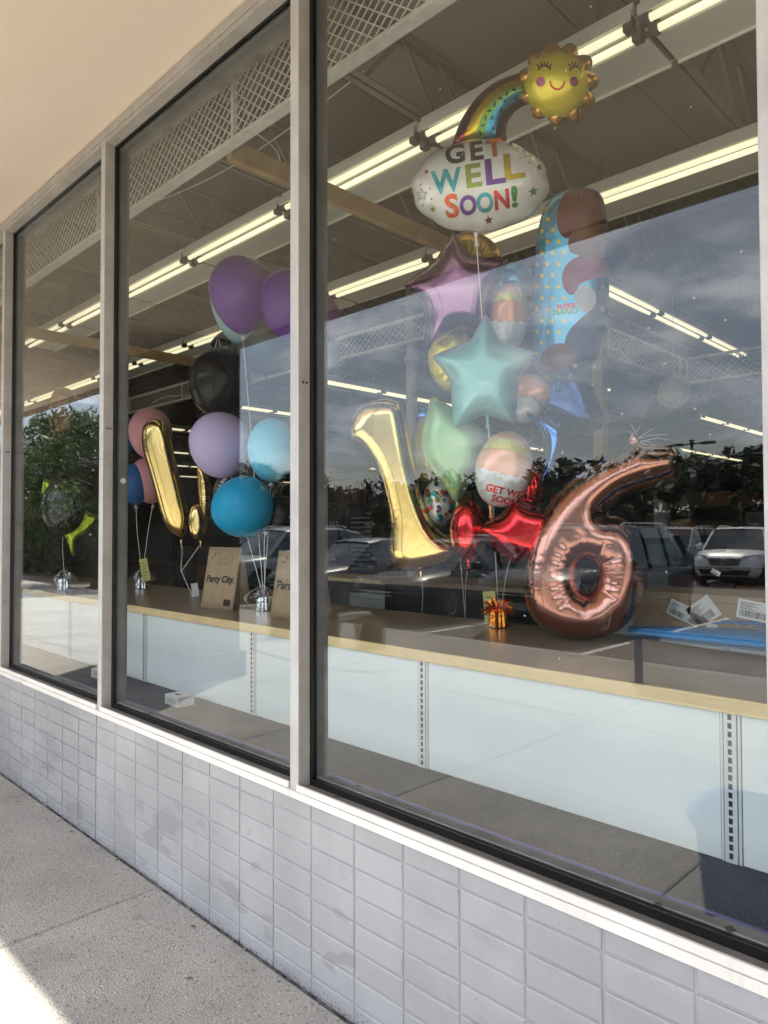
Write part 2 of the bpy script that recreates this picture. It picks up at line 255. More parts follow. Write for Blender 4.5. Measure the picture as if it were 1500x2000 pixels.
# ------------------------------------------------------------------ mesh helpers
def link(name, me, m=None, parent=None, smooth=False):
    o = bpy.data.objects.new(name, me); C.objects.link(o)
    if m is not None and not me.materials:
        for q in (m if isinstance(m, list) else [m]): me.materials.append(q)
    if smooth: me.polygons.foreach_set('use_smooth', [True]*len(me.polygons))
    if parent is not None: o.parent = parent
    return o
def tag(o, label, cat, group=None):
    o['label'] = label; o['category'] = cat
    if group: o['group'] = group
    return o
def structure(o): o['kind'] = 'structure'; return o
def stuff(o): o['kind'] = 'stuff'; return o
def empty(name, loc, label=None, cat=None, group=None, rz=0):
    o = bpy.data.objects.new(name, None); C.objects.link(o); o.location = loc; o.rotation_euler = (0, 0, rz); o.empty_display_size = .1
    if label: tag(o, label, cat, group)
    return o
class G:
    """gathers shapes into one mesh"""
    def __init__(s): s.v = []; s.f = []; s.mi = []
    def add(s, v, f, mi=0):
        n = len(s.v); s.v += [tuple(map(float, q)) for q in v]; s.f += [tuple(n+i for i in q) for q in f]; s.mi += [mi]*len(f); return s
    def box(s, x0, x1, y0, y1, z0, z1, mi=0):
        return s.add([(x0,y0,z0),(x1,y0,z0),(x1,y1,z0),(x0,y1,z0),(x0,y0,z1),(x1,y0,z1),(x1,y1,z1),(x0,y1,z1)],
                     [(0,3,2,1),(4,5,6,7),(0,1,5,4),(1,2,6,5),(2,3,7,6),(3,0,4,7)], mi)
    def bar(s, a, b, w, h=None, upv=(0, 0, 1), mi=0):
        a = Vector(a); b = Vector(b); h = h or w; d = (b-a).normalized(); u = Vector(upv)
        if abs(d.dot(u)) > .98: u = Vector((1, 0, 0))
        x = d.cross(u).normalized(); y = x.cross(d).normalized(); v = []
        for q in (a, b):
            for sx, sy in ((-1,-1),(1,-1),(1,1),(-1,1)): v.append(q+x*w*.5*sx+y*h*.5*sy)
        return s.add(v, [(0,1,2,3),(7,6,5,4),(0,4,5,1),(1,5,6,2),(2,6,7,3),(3,7,4,0)], mi)
    def tube(s, pts, r, n=6, mi=0, caps=True):
        pts = [Vector(p) for p in pts]; rr = r if isinstance(r, (list, tuple)) else [r]*len(pts); v = []; f = []
        px = None
        for i, p in enumerate(pts):
            d = (pts[min(i+1, len(pts)-1)]-pts[max(i-1, 0)]).normalized()
            if px is None:
                px = d.cross(Vector((0, 0, 1)) if abs(d.z) < .9 else Vector((1, 0, 0))).normalized()
            x = (px-d*px.dot(d)).normalized(); px = x; y = d.cross(x)
            for k in range(n):
                a = 2*math.pi*k/n; v.append(p+(x*math.cos(a)+y*math.sin(a))*rr[i])
        for i in range(len(pts)-1):
            for k in range(n): f.append((i*n+k, i*n+(k+1) % n, (i+1)*n+(k+1) % n, (i+1)*n+k))
        if caps: f.append(tuple(range(n))[::-1]); f.append(tuple((len(pts)-1)*n+k for k in range(n)))
        return s.add(v, f, mi)
    def lathe(s, prof, c=(0, 0, 0), n=24, mi=0, ax=None):
        v = []; f = []; c = Vector(c); q = Vector((0, 0, 1)).rotation_difference(Vector(ax)) if ax is not None else None
        for (r, z) in prof:
            for k in range(n):
                a = 2*math.pi*k/n; p = Vector((r*math.cos(a), r*math.sin(a), z))
                if q: p = q @ p
                v.append(p+c)
        for i in range(len(prof)-1):
            for k in range(n): f.append((i*n+k, i*n+(k+1) % n, (i+1)*n+(k+1) % n, (i+1)*n+k))
        return s.add(v, f, mi)
    def me(s, name='mesh'):
        me = bpy.data.meshes.new(name); me.from_pydata(s.v, [], s.f)
        if any(s.mi): me.polygons.foreach_set('material_index', s.mi)
        me.update(); return me
    def o(s, name, m, parent=None, smooth=False):
        me = s.me(name)
        for q in (m if isinstance(m, list) else [m]): me.materials.append(q)
        return link(name, me, None, parent, smooth)
def bevel(o, w=.004, seg=2):
    b = o.modifiers.new('bevel', 'BEVEL'); b.width = w; b.segments = seg; b.limit_method = 'ANGLE'; return o
def box(name, x0, x1, y0, y1, z0, z1, m, parent=None, bv=0):
    o = G().box(x0, x1, y0, y1, z0, z1).o(name, m, parent)
    if bv: bevel(o, bv)
    return o
def child_at(o, parent):
    """parent with world coordinates already baked in the mesh"""
    o.parent = parent; o.matrix_parent_inverse = Matrix.Translation(parent.location).inverted(); return o
def root(name, loc, label, cat, group=None):
    return empty(name, loc, label, cat, group)
def wpart(g, name, m, parent, smooth=False):
    """build a part whose vertices are in world coordinates under a thing placed elsewhere"""
    l = parent.location
    if parent.parent is not None: l = l+parent.parent.location
    g.v = [(a-l[0], b-l[1], c-l[2]) for a, b, c in g.v]
    return g.o(name, m, parent, smooth)

# ------------------------------------------------------------------ setting: ground
sub = structure(G().box(-300, 120, -260, -6.15, -.45, -.154).o('parking_lot', M['asphalt']))
base = structure(G().box(-300, 120, -6.0, 0.0, -.45, -.03).o('sidewalk', M['joint_dirt']))
xs = [-2.795+1.52*k for k in range(-20, 12)]; ys = [-6.0, -5.02, -3.53, -2.03, -.006]
def slab_mesh(w_, d_, seed):
    r_ = random.Random(seed); e = .006; g = G()
    a, b = w_/2-e*.6, d_/2-e*.6
    g.add([(-a,-b,-.08),(a,-b,-.08),(a,b,-.08),(-a,b,-.08),(-a,-b,-.006),(a,-b,-.006),(a,b,-.006),(-a,b,-.006),(-a+.007,-b+.007,0),(a-.007,-b+.007,0),(a-.007,b-.007,0),(-a+.007,b-.007,0)],
          [(0,1,5,4),(1,2,6,5),(2,3,7,6),(3,0,4,7),(4,5,9,8),(5,6,10,9),(6,7,11,10),(7,4,8,11),(8,9,10,11)])
    me = g.me('slab'); me.materials.append(M['concrete']); return me
for j in range(4):
    me = slab_mesh(1.52, ys[j+1]-ys[j], j)
    for i in range(len(xs)-1):
        o = bpy.data.objects.new('slab', me); C.objects.link(o); o.parent = base
        o.location = ((xs[i]+xs[i+1])/2, (ys[j]+ys[j+1])/2, rnd.uniform(-.0015, .0015))
ck = structure(G().box(-300, 120, -6.15, -6.002, -.45, .0).o('kerb', M['curb'])); bevel(ck, .02)
# crack with dirt along the wall foot
g = G(); x = -6.0
while x < .6:
    dx = rnd.uniform(.01, .035); wd = rnd.choice([.002, .003, .004, .006, .009])
    g.add([(x, -.006, .0032), (x+dx, -.006, .0032), (x+dx, -.006-wd*rnd.uniform(.4, 1), .0032), (x, -.006-wd, .0032)], [(0, 3, 2, 1)]); x += dx*.8
tag(stuff(g.o('joint_debris', M['joint_dirt'])), 'dark dirt and grit in the crack along the foot of the painted wall', 'dirt')
g = G()
for k in range(260):
    x = rnd.uniform(-5, -.3); s_ = rnd.choice([.002, .003, .004, .006]); y = -.01-abs(rnd.gauss(0, .05))
    g.lathe([(0, 0), (s_, s_*.3), (s_*.7, s_*.8), (0, s_)], (x, y, .0), 5)
tag(stuff(g.o('loose_grit', M['gravel'])), 'small loose grit scattered on the sidewalk near the wall', 'grit')

me_l = G().add([(-.018, 0, .002), (0, -.009, .006), (.02, 0, .003), (0, .009, .007), (.03, .001, .002)], [(0, 1, 3), (1, 2, 3), (1, 4, 2)]).me('dead_leaf'); me_l.materials.append(M['dead_leaf'])
for k, (x, y, a) in enumerate([(-2.42, -.07, .4), (-3.6, -.05, 2.1), (-2.15, -.24, 4.0), (-4.2, -.10, 1.2)]):
    o = bpy.data.objects.new('dead_leaf', me_l); C.objects.link(o); o.location = (x, y, .003); o.rotation_euler = (0, 0, a); o.scale = (.8, .8, .8)
    tag(o, 'small dry brown leaf on the sidewalk, ' + ['close to the slab joint', 'against the wall at left', 'nearest the camera', 'furthest along the wall'][k], 'leaf', 'dry leaves on the sidewalk')
# parking stripes
def stripe(x, y0, y1, wd=.1):
    return wpart(G().box(x-wd/2, x+wd/2, y0, y1, -.152, -.1495), 'parking_stripe', M['line'], sub)
for k in range(-12, 6): stripe(-4.8+2.78*k, -12.2, -6.45)
for k in range(-12, 6): stripe(-4.8+2.78*k, -26.5, -20.0); stripe(-4.8+2.78*k, -33.5, -27.5)
wpart(G().box(-40, 14, -27.1, -27.0, -.152, -.1495), 'parking_stripe', M['line'], sub)

# ------------------------------------------------------------------ brick wall under the windows
bw = empty('brick_wall', (-2.5, .0, 0), 'low grey painted brick wall in stack bond under the shop windows', 'wall')
wpart(G().box(-14, 3, .0042, .19, -.05, .600), 'mortar_backing', M['mortar'], bw)
BX, BZ, PX, PZ = -.5929, .5419, .2032, .0813
def brick_me(h, seed, mt):
    r_ = random.Random(seed); a = PX/2-.0030; b = h/2-.0024; e = .0045; j = lambda s=.0012: r_.uniform(-s, s)
    f0 = [(-a+j(),.006,-b+j()),(a+j(),.006,-b+j()),(a+j(),.006,b+j()),(-a+j(),.006,b+j())]
    f1 = [(p[0], .002, p[2]) for p in f0]; f2 = [(p[0]*(1-e/a), j(.0006), p[2]*(1-e/b)) for p in f0]
    g = G().add(f0+f1+f2, [(0,1,5,4),(1,2,6,5),(2,3,7,6),(3,0,4,7),(4,5,9,8),(5,6,10,9),(6,7,11,10),(7,4,8,11),(8,9,10,11)])
    me = g.me('brick'); me.materials.append(mt); return me
rows = [(.5419, .599)]+[(BZ-PZ*(j+1), BZ-PZ*j) for j in range(6)]+[(-.02, .0541)]
far = G()
for ri, (z0, z1) in enumerate(rows):
    var = {False: [brick_me(z1-z0, ri*10+k, M['paint']) for k in range(4)], True: [brick_me(z1-z0, ri*10+k+5, M['paint_rough']) for k in range(4)]}
    for i in range(-2, 26):
        xc = BX-PX*i-PX/2
        rough = i >= 14
        o = bpy.data.objects.new('brick', var[rough][rnd.randrange(4)]); C.objects.link(o); o.parent = bw
        o.location = (xc+2.5, rnd.uniform(-.0008, .0008)-(.002 if rough else 0), (z0+z1)/2)
    for i in list(range(-14, -2))+list(range(26, 60)):
        xc = BX-PX*i-PX/2; far.box(xc-.098, xc+.098, 0, .006, z0+.003, z1-.003)
stuff(wpart(far, 'brick_courses', M['paint'], bw))

# ------------------------------------------------------------------ storefront
MULL = [-7.85, -6.36, -4.853, -3.405, -1.900, -.4275, 1.04, 2.5]; MW = .045
sf = empty('storefront_window', (-2.5, .05, .6), 'storefront of tall glass panes in worn painted aluminium frames', 'window')
X0, X1 = -9.3, 4.0
for x in MULL:
    g = G(); a, b = x-MW/2, x+MW/2
    g.box(a, b, .0, .05, .606, 3.425, 0)
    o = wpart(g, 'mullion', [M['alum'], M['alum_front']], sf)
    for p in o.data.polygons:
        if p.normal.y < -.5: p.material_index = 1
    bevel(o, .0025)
    gi = wpart(G().box(a-.004, b+.008, .0705, .123, .655, 3.37), 'inner_mullion', M['alum_dark'], sf); bevel(gi, .002)
    if -5 < x < 0:
        for (z, yy) in ((1.98, .02), (1.98, .035)):
            g = G().lathe([(0, .003), (.004, .0025), (.005, 0)], (0, 0, 0), 10, ax=(1, 0, 0)); g.v = [(p[0]+b, p[1]+yy, p[2]+z) for p in g.v]; wpart(g, 'screw', M['grey_plastic'], sf)
for a, b in zip([X0]+MULL, MULL+[X1]):
    a += MW/2 if a != X0 else 0; b -= MW/2 if b != X1 else 0
    gp = wpart(G().box(a+.004, b-.004, .0575, .0635, .64, 3.40), 'glass_pane', M['glass'], sf)
    gk = G()
    for y0, y1 in ((.0505, .057), (.064, .070)):
        gk.box(a-.002, a+.013, y0, y1, .63, 3.39); gk.box(b-.013, b+.002, y0, y1, .63, 3.39)
        gk.box(a+.013, b-.013, y0, y1, .63, .653); gk.box(a+.013, b-.013, y0, y1, 3.365, 3.39)
    wpart(gk, 'gasket', M['gasket'], sf)
    # sloping sill between the mullions, inner bead
    wpart(G().add([(a, .0, .640), (b, .0, .640), (b, .05, .632), (a, .05, .632), (a, .0, .61), (b, .0, .61), (b, .05, .61), (a, .05, .61)], [(0,1,2,3),(4,7,6,5),(0,4,5,1),(2,6,7,3),(0,3,7,4),(1,5,6,2)]), 'sill_ledge', M['sill_grey'], sf)
    bevel(wpart(G().box(a, b, -.010, -.0005, .626, .6475), 'sill_nosing', M['sill_white'], sf), .002)
    bevel(wpart(G().box(a+.006, b-.004, .0705, .122, .60, .657), 'inner_sill', M['sill_grey'], sf), .002)
    bevel(wpart(G().box(a+.006, b-.004, .0705, .122, 3.345, 3.40), 'inner_head', M['alum_dark'], sf), .002)
    wpart(G().box(a, b, .0, .05, 3.372, 3.425), 'head_frame', M['alum'], sf)
for a, b in zip([X0, -4.86, -1.905], [-4.862, -1.907, X1]):
    bevel(wpart(G().box(a, b, -.014, .004, .6015, .6245), 'sill_flashing', M['sill_white'], sf), .002)
bevel(wpart(G().box(X0, X1, -.006, -.0005, 3.395, 3.431), 'head_trim', M['alum'], sf), .002)
# round sticker on the left mullion
g = G().lathe([(0, .001), (.0135, .001), (.0135, 0)], (0, 0, 0), 20, ax=(1, 0, 0)); p = onY(238, 939, .09)
g.v = [(q[0]+p[0]+.004, q[1]+.095, q[2]+p[2]) for q in g.v]; wpart(g, 'round_sticker', M['paper'], sf)

# canopy, wall above
YE, ZS = -2.65, 3.438
cn = empty('canopy', (-2.5, -1.4, 3.44), 'tan stucco walkway canopy projecting over the shop windows', 'canopy')
wpart(G().box(-40, 25, YE+.1, -.008, ZS, ZS+.06), 'soffit', M['stucco'], cn)
wpart(G().box(-40, 25, YE-.05, YE+.1, ZS-.02, ZS+.17), 'fascia', M['fascia'], cn)
ub = empty('store_building', (-2.5, .1, 0), 'shop building with flat parapet above the walkway canopy', 'building')
wpart(G().box(-40, 25, -.007, .124, 3.44, 5.8), 'upper_wall', M['stucco'], ub)
wpart(G().box(-40, 25, .1245, .232, 3.4385, 5.8), 'lintel', M['lintel'], ub)
wpart(G().box(-40, X0, -.0, .30, -.05, 3.438), 'side_wall', M['stucco'], ub)
wpart(G().box(X1, 25, -.0, .30, -.05, 3.438), 'side_wall', M['stucco'], ub)
wpart(G().box(-40, 25, .31, 30, 4.45, 4.6), 'roof', M['pier'], ub)
pr = empty('canopy_pier', (-7.3, -2.6, 0), 'wide dark brick pier holding up the canopy edge', 'pier')
wpart(G().box(-8.1, -6.27, -2.59, -2.08, 0, ZS-.003), 'pier_body', M['pier'], pr)
wpart(G().box(-8.15, -6.22, -2.64, -2.03, 0, .25), 'pier_base', M['pier'], pr)

# ------------------------------------------------------------------ interior shell
structure(G().box(-30, 14, .20, 26, -.02, .002).o('floor', M['floor_in']))
structure(G().box(-30, 14, 26, 26.1, 0, 4.2).o('back_wall', M['wall_in']))
structure(G().box(-30.1, -30, .31, 26, 0, 4.2).o('side_wall', M['wall_in'])); structure(G().box(14, 14.1, .31, 26, 0, 4.2).o('side_wall', M['wall_in']))
ce = structure(G().box(-30, 14, .31, 26, 4.30, 4.34).o('ceiling', M['deck']))
for k in range(36):
    x = -30+k*1.22; mt = M['deck_light'] if rnd.random() < .28 or k in (22,) else M['deck']
    wpart(G().box(x+.006, x+1.214, .33, 25.9, 4.20+rnd.uniform(-.004, .004), 4.298), 'deck_panel', mt, ce)
# open web joists
def joist(x):
    t = empty('ceiling_joist', (x, .4, 3.8), 'open web steel joist running back from the window wall under the deck', 'joist', 'open web joists under the store ceiling')
    g = G()
    def ang(z, s_):
        a = G(); a.box(-.045, -.006, 0, 25.4, z, z+.006); a.box(.006, .045, 0, 25.4, z, z+.006); a.box(-.010, -.006, 0, 25.4, z, z+s_*.04) if s_ > 0 else a.box(-.010, -.006, 0, 25.4, z+s_*.04, z); return a
    ang(.0, 1).o('bottom_chord', M['joist'], t); ang(.385, -1).o('top_chord', M['joist'], t)
    return t
wme = G().bar((0, 0, .01), (0, .3, .38), .02).me('web'); wme.materials.append(M['joist']); wme2 = G().bar((0, 0, .38), (0, .3, .01), .02).me('web'); wme2.materials.append(M['joist'])
for k in range(-2, 12):
    x = -2.64-1.22*k; t = joist(x)
    for q in range(24 if -1 < k < 8 else 8):
        o = bpy.data.objects.new('web', wme if q % 2 else wme2); C.objects.link(o); o.parent = t; o.location = (0, q*.62+(.0), 0)
    for q in range(24 if -1 < k < 8 else 8):
        o = bpy.data.objects.new('web', wme2 if q % 2 else wme); C.objects.link(o); o.parent = t; o.location = (0, q*.62+.31, 0)

# strip lights
def light_meshes():
    ln = 1.19; d = {}
    g = G()                                           # reflector: channel with two wings
    g.box(-ln/2, ln/2, .10, .33, .0, .008); g.box(-ln/2, ln/2, .33, .338, -.012, .02); g.box(-ln/2, ln/2, -.075, -.067, .0, .045); g.box(-ln/2, ln/2, -.067, .10, .040, .046)
    g.box(-ln/2, ln/2, -.05, .05, .028, .085); d['r'] = g.me('reflector'); d['r'].materials.append(M['fixture'])
    g = G().tube([(-ln/2+.03, 0, 0), (ln/2-.03, 0, 0)], .017, 10); d['t'] = g.me('tube'); d['t'].materials.append(M['tube']); d['t'].polygons.foreach_set('use_smooth', [True]*len(d['t'].polygons))
    g = G().box(-.02, .02, -.022, .022, -.025, .03); d['s'] = g.me('socket'); d['s'].materials.append(M['socket'])
    g = G().bar((0, 0, .08), (0, 0, .26), .004); d['h'] = g.me('hanger'); d['h'].materials.append(M['socket'])
    return d
LM = light_meshes()
def fixture(x, y, z, rz, label, group):
    t = empty('strip_light', (x, y, z), label, 'light fixture', group, rz)
    def c(n, me, l):
        o = bpy.data.objects.new(n, me); C.objects.link(o); o.parent = t; o.location = l
    c('reflector', LM['r'], (0, 0, 0))
    for sy in (-.042, .042):
        c('tube', LM['t'], (0, sy, -.012))
        for sx in (-.575, .575): c('socket', LM['s'], (sx, sy, -.005))
    for sx in (-.4, .4): c('hanger', LM['h'], (sx, 0, 0))
for k in range(-3, 6): fixture(-2.53+.61-1.22*k, 1.383, 3.6, 0, 'lit twin tube strip light in the row nearest the shop windows', 'strip lights in the front row')
for k in range(-3, 11): fixture(-3.62+.61-1.22*k, 2.70, 3.6, 0, 'lit twin tube strip light in the second row back from the windows', 'strip lights in the second row')
for xr, gname, yy in ((-3.0, 'first', [4.7, 5.92, 7.14]), (-5.2, 'second', [8.0, 12.8, 14.02, 15.24]), (-7.7, 'third', [5.6, 6.82, 8.04, 17.6, 18.82, 20.04, 21.3]), (-10.3, 'fourth', [5.5, 6.7, 9.2, 14, 15.2]), (-13.5, 'fifth', [5.6, 6.8, 12, 16]), (-17.5, 'sixth', [8, 9.2, 12, 16]), (-21.0, 'seventh', [10, 11.2, 16]), (-25.0, 'eighth', [11.8, 13, 18])):
    for y in yy: fixture(xr, y, 3.6, R(90), f'lit strip light in the {gname} of the rows running to the back of the shop', f'strip lights in the {gname} deep row')

# lumber beams
for x, lab in ((-2.87, 'bare lumber beam crossing behind the cloud shaped get well balloon'), (-6.8, 'bare lumber beam crossing above the black and lavender balloons')):
    t = tag(box('lumber_beam', x-.02, x+.02, .37, 3.9, 3.235, 3.33, M['wood'], bv=.002), lab, 'beam')
t = tag(box('lumber_post', -2.93, -2.84, 3.92, 4.01, .004, 3.9, M['wood'], bv=.002), 'bare lumber post standing behind the purple star balloon', 'post')

# mesh valances
def valance(a, b, z0, z1, name_label, cell=.048, posts=1.35, top=True):
    a = Vector(a); b = Vector(b); ln = (b-a).length; d = (b-a).normalized(); P = lambda s_, z: (a.x+d.x*s_, a.y+d.y*s_, z)
    t = empty('mesh_valance', (a.x, a.y, z0), name_label, 'mesh panel')
    wpart(G().bar(P(0, z0), P(ln, z0), .022, .03), 'bottom_rail', M['mesh'], t); wpart(G().bar(P(0, z0-.014), P(ln, z0-.014), .05, .005), 'bottom_flange', M['mesh'], t)
    if top: wpart(G().bar(P(0, z1), P(ln, z1), .022, .03), 'top_rail', M['mesh'], t)
    s_ = .0
    while s_ <= ln: wpart(G().bar(P(s_, z0+.015), P(s_, z1-.015), .024, .016), 'post', M['mesh'], t); s_ += posts
    g = G(); h = z1-z0
    n_ = np.array([-d.y, d.x])*.003
    def wire(s0, z0_, s1, z1_, off):
        q = (s1-s0)/(z1_-z0_)
        lo, hi = max(s0, 0), s1
        if s0 < 0: z0_ = z0_+(0-s0)/q; s0 = 0
        if s1 > ln: z1_ = z1_-(s1-ln)/q; s1 = ln
        if z1_ <= z0_: return
        p0 = P(s0, z0_); p1 = P(s1, z1_)
        g.bar((p0[0]+n_[0]*off, p0[1]+n_[1]*off, p0[2]), (p1[0]+n_[0]*off, p1[1]+n_[1]*off, p1[2]), .0046, .0046, (n_[0], n_[1], 0))
    s_ = -h*1.7
    while s_ < ln:
        wire(s_, z0, s_+h*1.25, z1, 1)
        s_ += cell*1.35
    s_ = 0
    while s_ < ln+h*1.7:
        # mirrored family
        s0 = s_; s1 = s_-h*1.25; zz0, zz1 = z0, z1; q = (s1-s0)/(zz1-zz0)
        if s0 > ln: zz0 += (ln-s0)/q; s0 = ln
        if s1 < 0: zz1 -= (s1-0)/q; s1 = 0
        if zz1 > zz0:
            p0 = P(s0, zz0); p1 = P(s1, zz1); g.bar((p0[0]-n_[0], p0[1]-n_[1], p0[2]), (p1[0]-n_[0], p1[1]-n_[1], p1[2]), .0046, .0046, (n_[0], n_[1], 0))
        s_ += cell*1.35
    stuff(wpart(g, 'wire_mesh', M['mesh'], t)); return t
valance((-8.4, .30, 0), (1.2, .30, 0), 3.24, 3.62, 'white diamond wire mesh valance hung just inside the tops of the shop windows', .048, 1.42)
valance((-13.0, 3.30, 0), (-3.35, 3.30, 0), 3.21, 3.42, 'white wire mesh valance crossing behind the balloons, parallel to the windows', .06, 1.5)
valance((-3.35, 3.33, 0), (-3.35, 6.85, 0), 3.18, 3.46, 'white wire mesh valance running toward the back, right of the patterned balloon', .06, 1.7)
valance((-3.33, 6.88, 0), (3.0, 6.88, 0), 3.18, 3.46, 'white wire mesh valance crossing deep in the shop at upper right', .06, 2.5)
def garland(pts, label):
    q = []
    for i in range(len(pts)-1):
        for s_ in range(16):
            u = s_/16; p = np.array(pts[i])*(1-u)+np.array(pts[i+1])*u; p[2] += .035*math.sin((i*16+s_)*.55)+.02*math.sin((i*16+s_)*.21+1); q.append(p)
    tag(G().tube(q, .011, 6).o('cord', M['ribbon'], smooth=True), label, 'cord')
garland([(-3.42, 3.5, 3.42), (-3.42, 4.6, 3.33), (-3.42, 5.8, 3.25)], 'wavy white cord hung along the mesh valance at right')
garland([(-9.5, 3.38, 3.27), (-7.5, 3.38, 3.33), (-5.6, 3.38, 3.30)], 'wavy white cord hung along the mesh valance behind the balloons')
# column
t = empty('round_column', (-4.62, 3.55, 0), 'round pale column behind the gold number one balloon', 'column')
wpart(G().tube([(-4.62, 3.55, .003), (-4.62, 3.55, 3.8)], .055, 20), 'shaft', M['mesh'], t, True)
wpart(G().tube([(-4.62, 3.55, 3.1), (-4.62, 3.55, 3.14)], .075, 20), 'collar', M['mesh'], t, True)

# ------------------------------------------------------------------ display shelf and ledge
structure(box('window_ledge', -9.3, 4, .1245, .7505, .30, .497, M['ledge']))
structure(box('sill_edge_strip', -9.3, 4, .110, .119, .6575, .6595, mat('purple_tape', (.13, .10, .30), .5)))
ds = empty('display_shelf', (-2.5, .9, .5), 'long plywood display shelf on white slotted panels behind the windows', 'shelf')
UX = [-.778-1.2192*k for k in range(-2, 7)]
for i in range(len(UX)-1):
    bevel(wpart(G().box(UX[i+1]+.031, UX[i]-.031, .752, .765, .498, .938), 'back_panel', M['panel'], ds), .001)
for x in UX:
    bevel(wpart(G().box(x-.018, x+.018, .744, .775, .498, .938), 'slotted_upright', M['upright'], ds), .0015)
    wpart(G().box(x+.021, x+.0285, .748, .77, .498, .938), 'panel_trim', M['upright'], ds); wpart(G().box(x-.0285, x-.021, .748, .77, .498, .938), 'panel_trim', M['upright'], ds)
    g = G(); z = .511
    while z < .93: g.box(x-.0052, x+.0052, .7425, .7445, z, z+.0165); z += .0254
    stuff(wpart(g, 'slots', M['slot'], ds))
for a, b in ((-9.3, -3.445), (-3.443, -.0), (.002, 4)):
    wpart(G().box(a, b, .745, 1.72, .9405, .985), 'shelf_board', M['shelf_top'], ds)
    bevel(wpart(G().box(a, b, .728, .7445, .940, .9845), 'shelf_edge', M['shelf_edge'], ds), .0015)
SZ = .9855
# white boxes on the ledge
def carton(px0, px1, y, w_, d_, h_, label):
    c = onZ(px0, y, .4975); t = empty('carton', (c[0], c[1], .4978), label, 'box')
    bevel(G().box(0, w_, 0, d_, 0, h_).o('box_body', M['paper'], t), .001); G().box(w_*.3, w_*.6, d_*.3, d_*.55, h_+.0004, h_+.001).o('box_print', M['ink_soft'], t)
    g = G()
    for k in range(3): g.box(w_*.15, w_*.8, -.0008, -.0003, h_*(.3+.18*k), h_*(.34+.18*k))
    g.o('box_print', M['ink_soft'], t)
carton(322, 365, 1374, .15, .10, .055, 'small white printed carton on the dark ledge in the middle window')
carton(178, 200, 1322, .16, .12, .06, 'small white carton on the dark ledge beside the left mullion')

# ------------------------------------------------------------------ balloon tools
MX = {}
def ray_axes(x, y):
    n = ray(x, y); n = n/np.linalg.norm(n); v = up-n*(up@n); v /= np.linalg.norm(v); return np.cross(n, v), v, n
def frame_empty(name, cx, cyy, Y, label, cat, group=None, yaw=0, roll=0, pitch=0):
    p = onY(cx, cyy, Y); s = depth(p)/F
    m = Matrix.Identity(4)
    ru, rv, rn = ray_axes(cx, cyy)
    for i in range(3): m[i][0] = ru[i]; m[i][1] = rv[i]; m[i][2] = -rn[i]
    m = m @ Matrix.Rotation(R(yaw), 4, 'Y') @ Matrix.Rotation(R(pitch), 4, 'X') @ Matrix.Rotation(R(roll), 4, 'Z')
    m.translation = Vector(p)
    o = bpy.data.objects.new(name, None); C.objects.link(o); o.matrix_world = m; o.empty_display_size = .05
    tag(o, label, cat, group); MX[o.name] = m
    return o, s
def mpart(g, name, m, parent, smooth=False):
    """world-space shapes under a rotated thing"""
    inv = MX[parent.name].inverted(); g.v = [tuple(inv @ Vector(q)) for q in g.v]
    return g.o(name, m, parent, smooth)
def seg_dist(P, poly):
    """distance from points to a closed polyline and arc length of the nearest point"""
    A = np.array(poly, float); B = np.roll(A, -1, 0); D = B-A; L2 = (D**2).sum(1)+1e-12; ln = np.sqrt(L2); cum = np.concatenate([[0], np.cumsum(ln)[:-1]])
    P = np.asarray(P, float); best = np.full(len(P), 1e9); arc = np.zeros(len(P))
    for i in range(len(A)):
        w_ = P-A[i]; t = np.clip((w_@D[i])/L2[i], 0, 1); d = np.sqrt(((w_-t[:, None]*D[i])**2).sum(1)); k = d < best
        best[k] = d[k]; arc[k] = cum[i]+t[k]*ln[i]
    return best, arc
def inside(P, poly):
    P = np.asarray(P, float); A = np.array(poly, float); B = np.roll(A, -1, 0); r = np.zeros(len(P), bool)
    for a, b in zip(A, B):
        c = ((a[1] > P[:, 1]) != (b[1] > P[:, 1])); x = (b[0]-a[0])*(P[:, 1]-a[1])/((b[1]-a[1]) if b[1] != a[1] else 1e-9)+a[0]
        r ^= c & (P[:, 0] < x)
    return r
def resample(poly, st):
    A = np.array(poly, float); B = np.roll(A, -1, 0); out = []
    for a, b in zip(A, B):
        n = max(1, int(round(np.linalg.norm(b-a)/st)))
        for k in range(n): out.append(a+(b-a)*k/n)
    return np.array(out)
def smooth_poly(pts, it=2):
    """Chaikin corner cutting"""
    A = np.array(pts, float)
    for _ in range(it):
        B = np.roll(A, -1, 0); A = np.stack([A*.75+B*.25, A*.25+B*.75], 1).reshape(-1, 2)
    return A
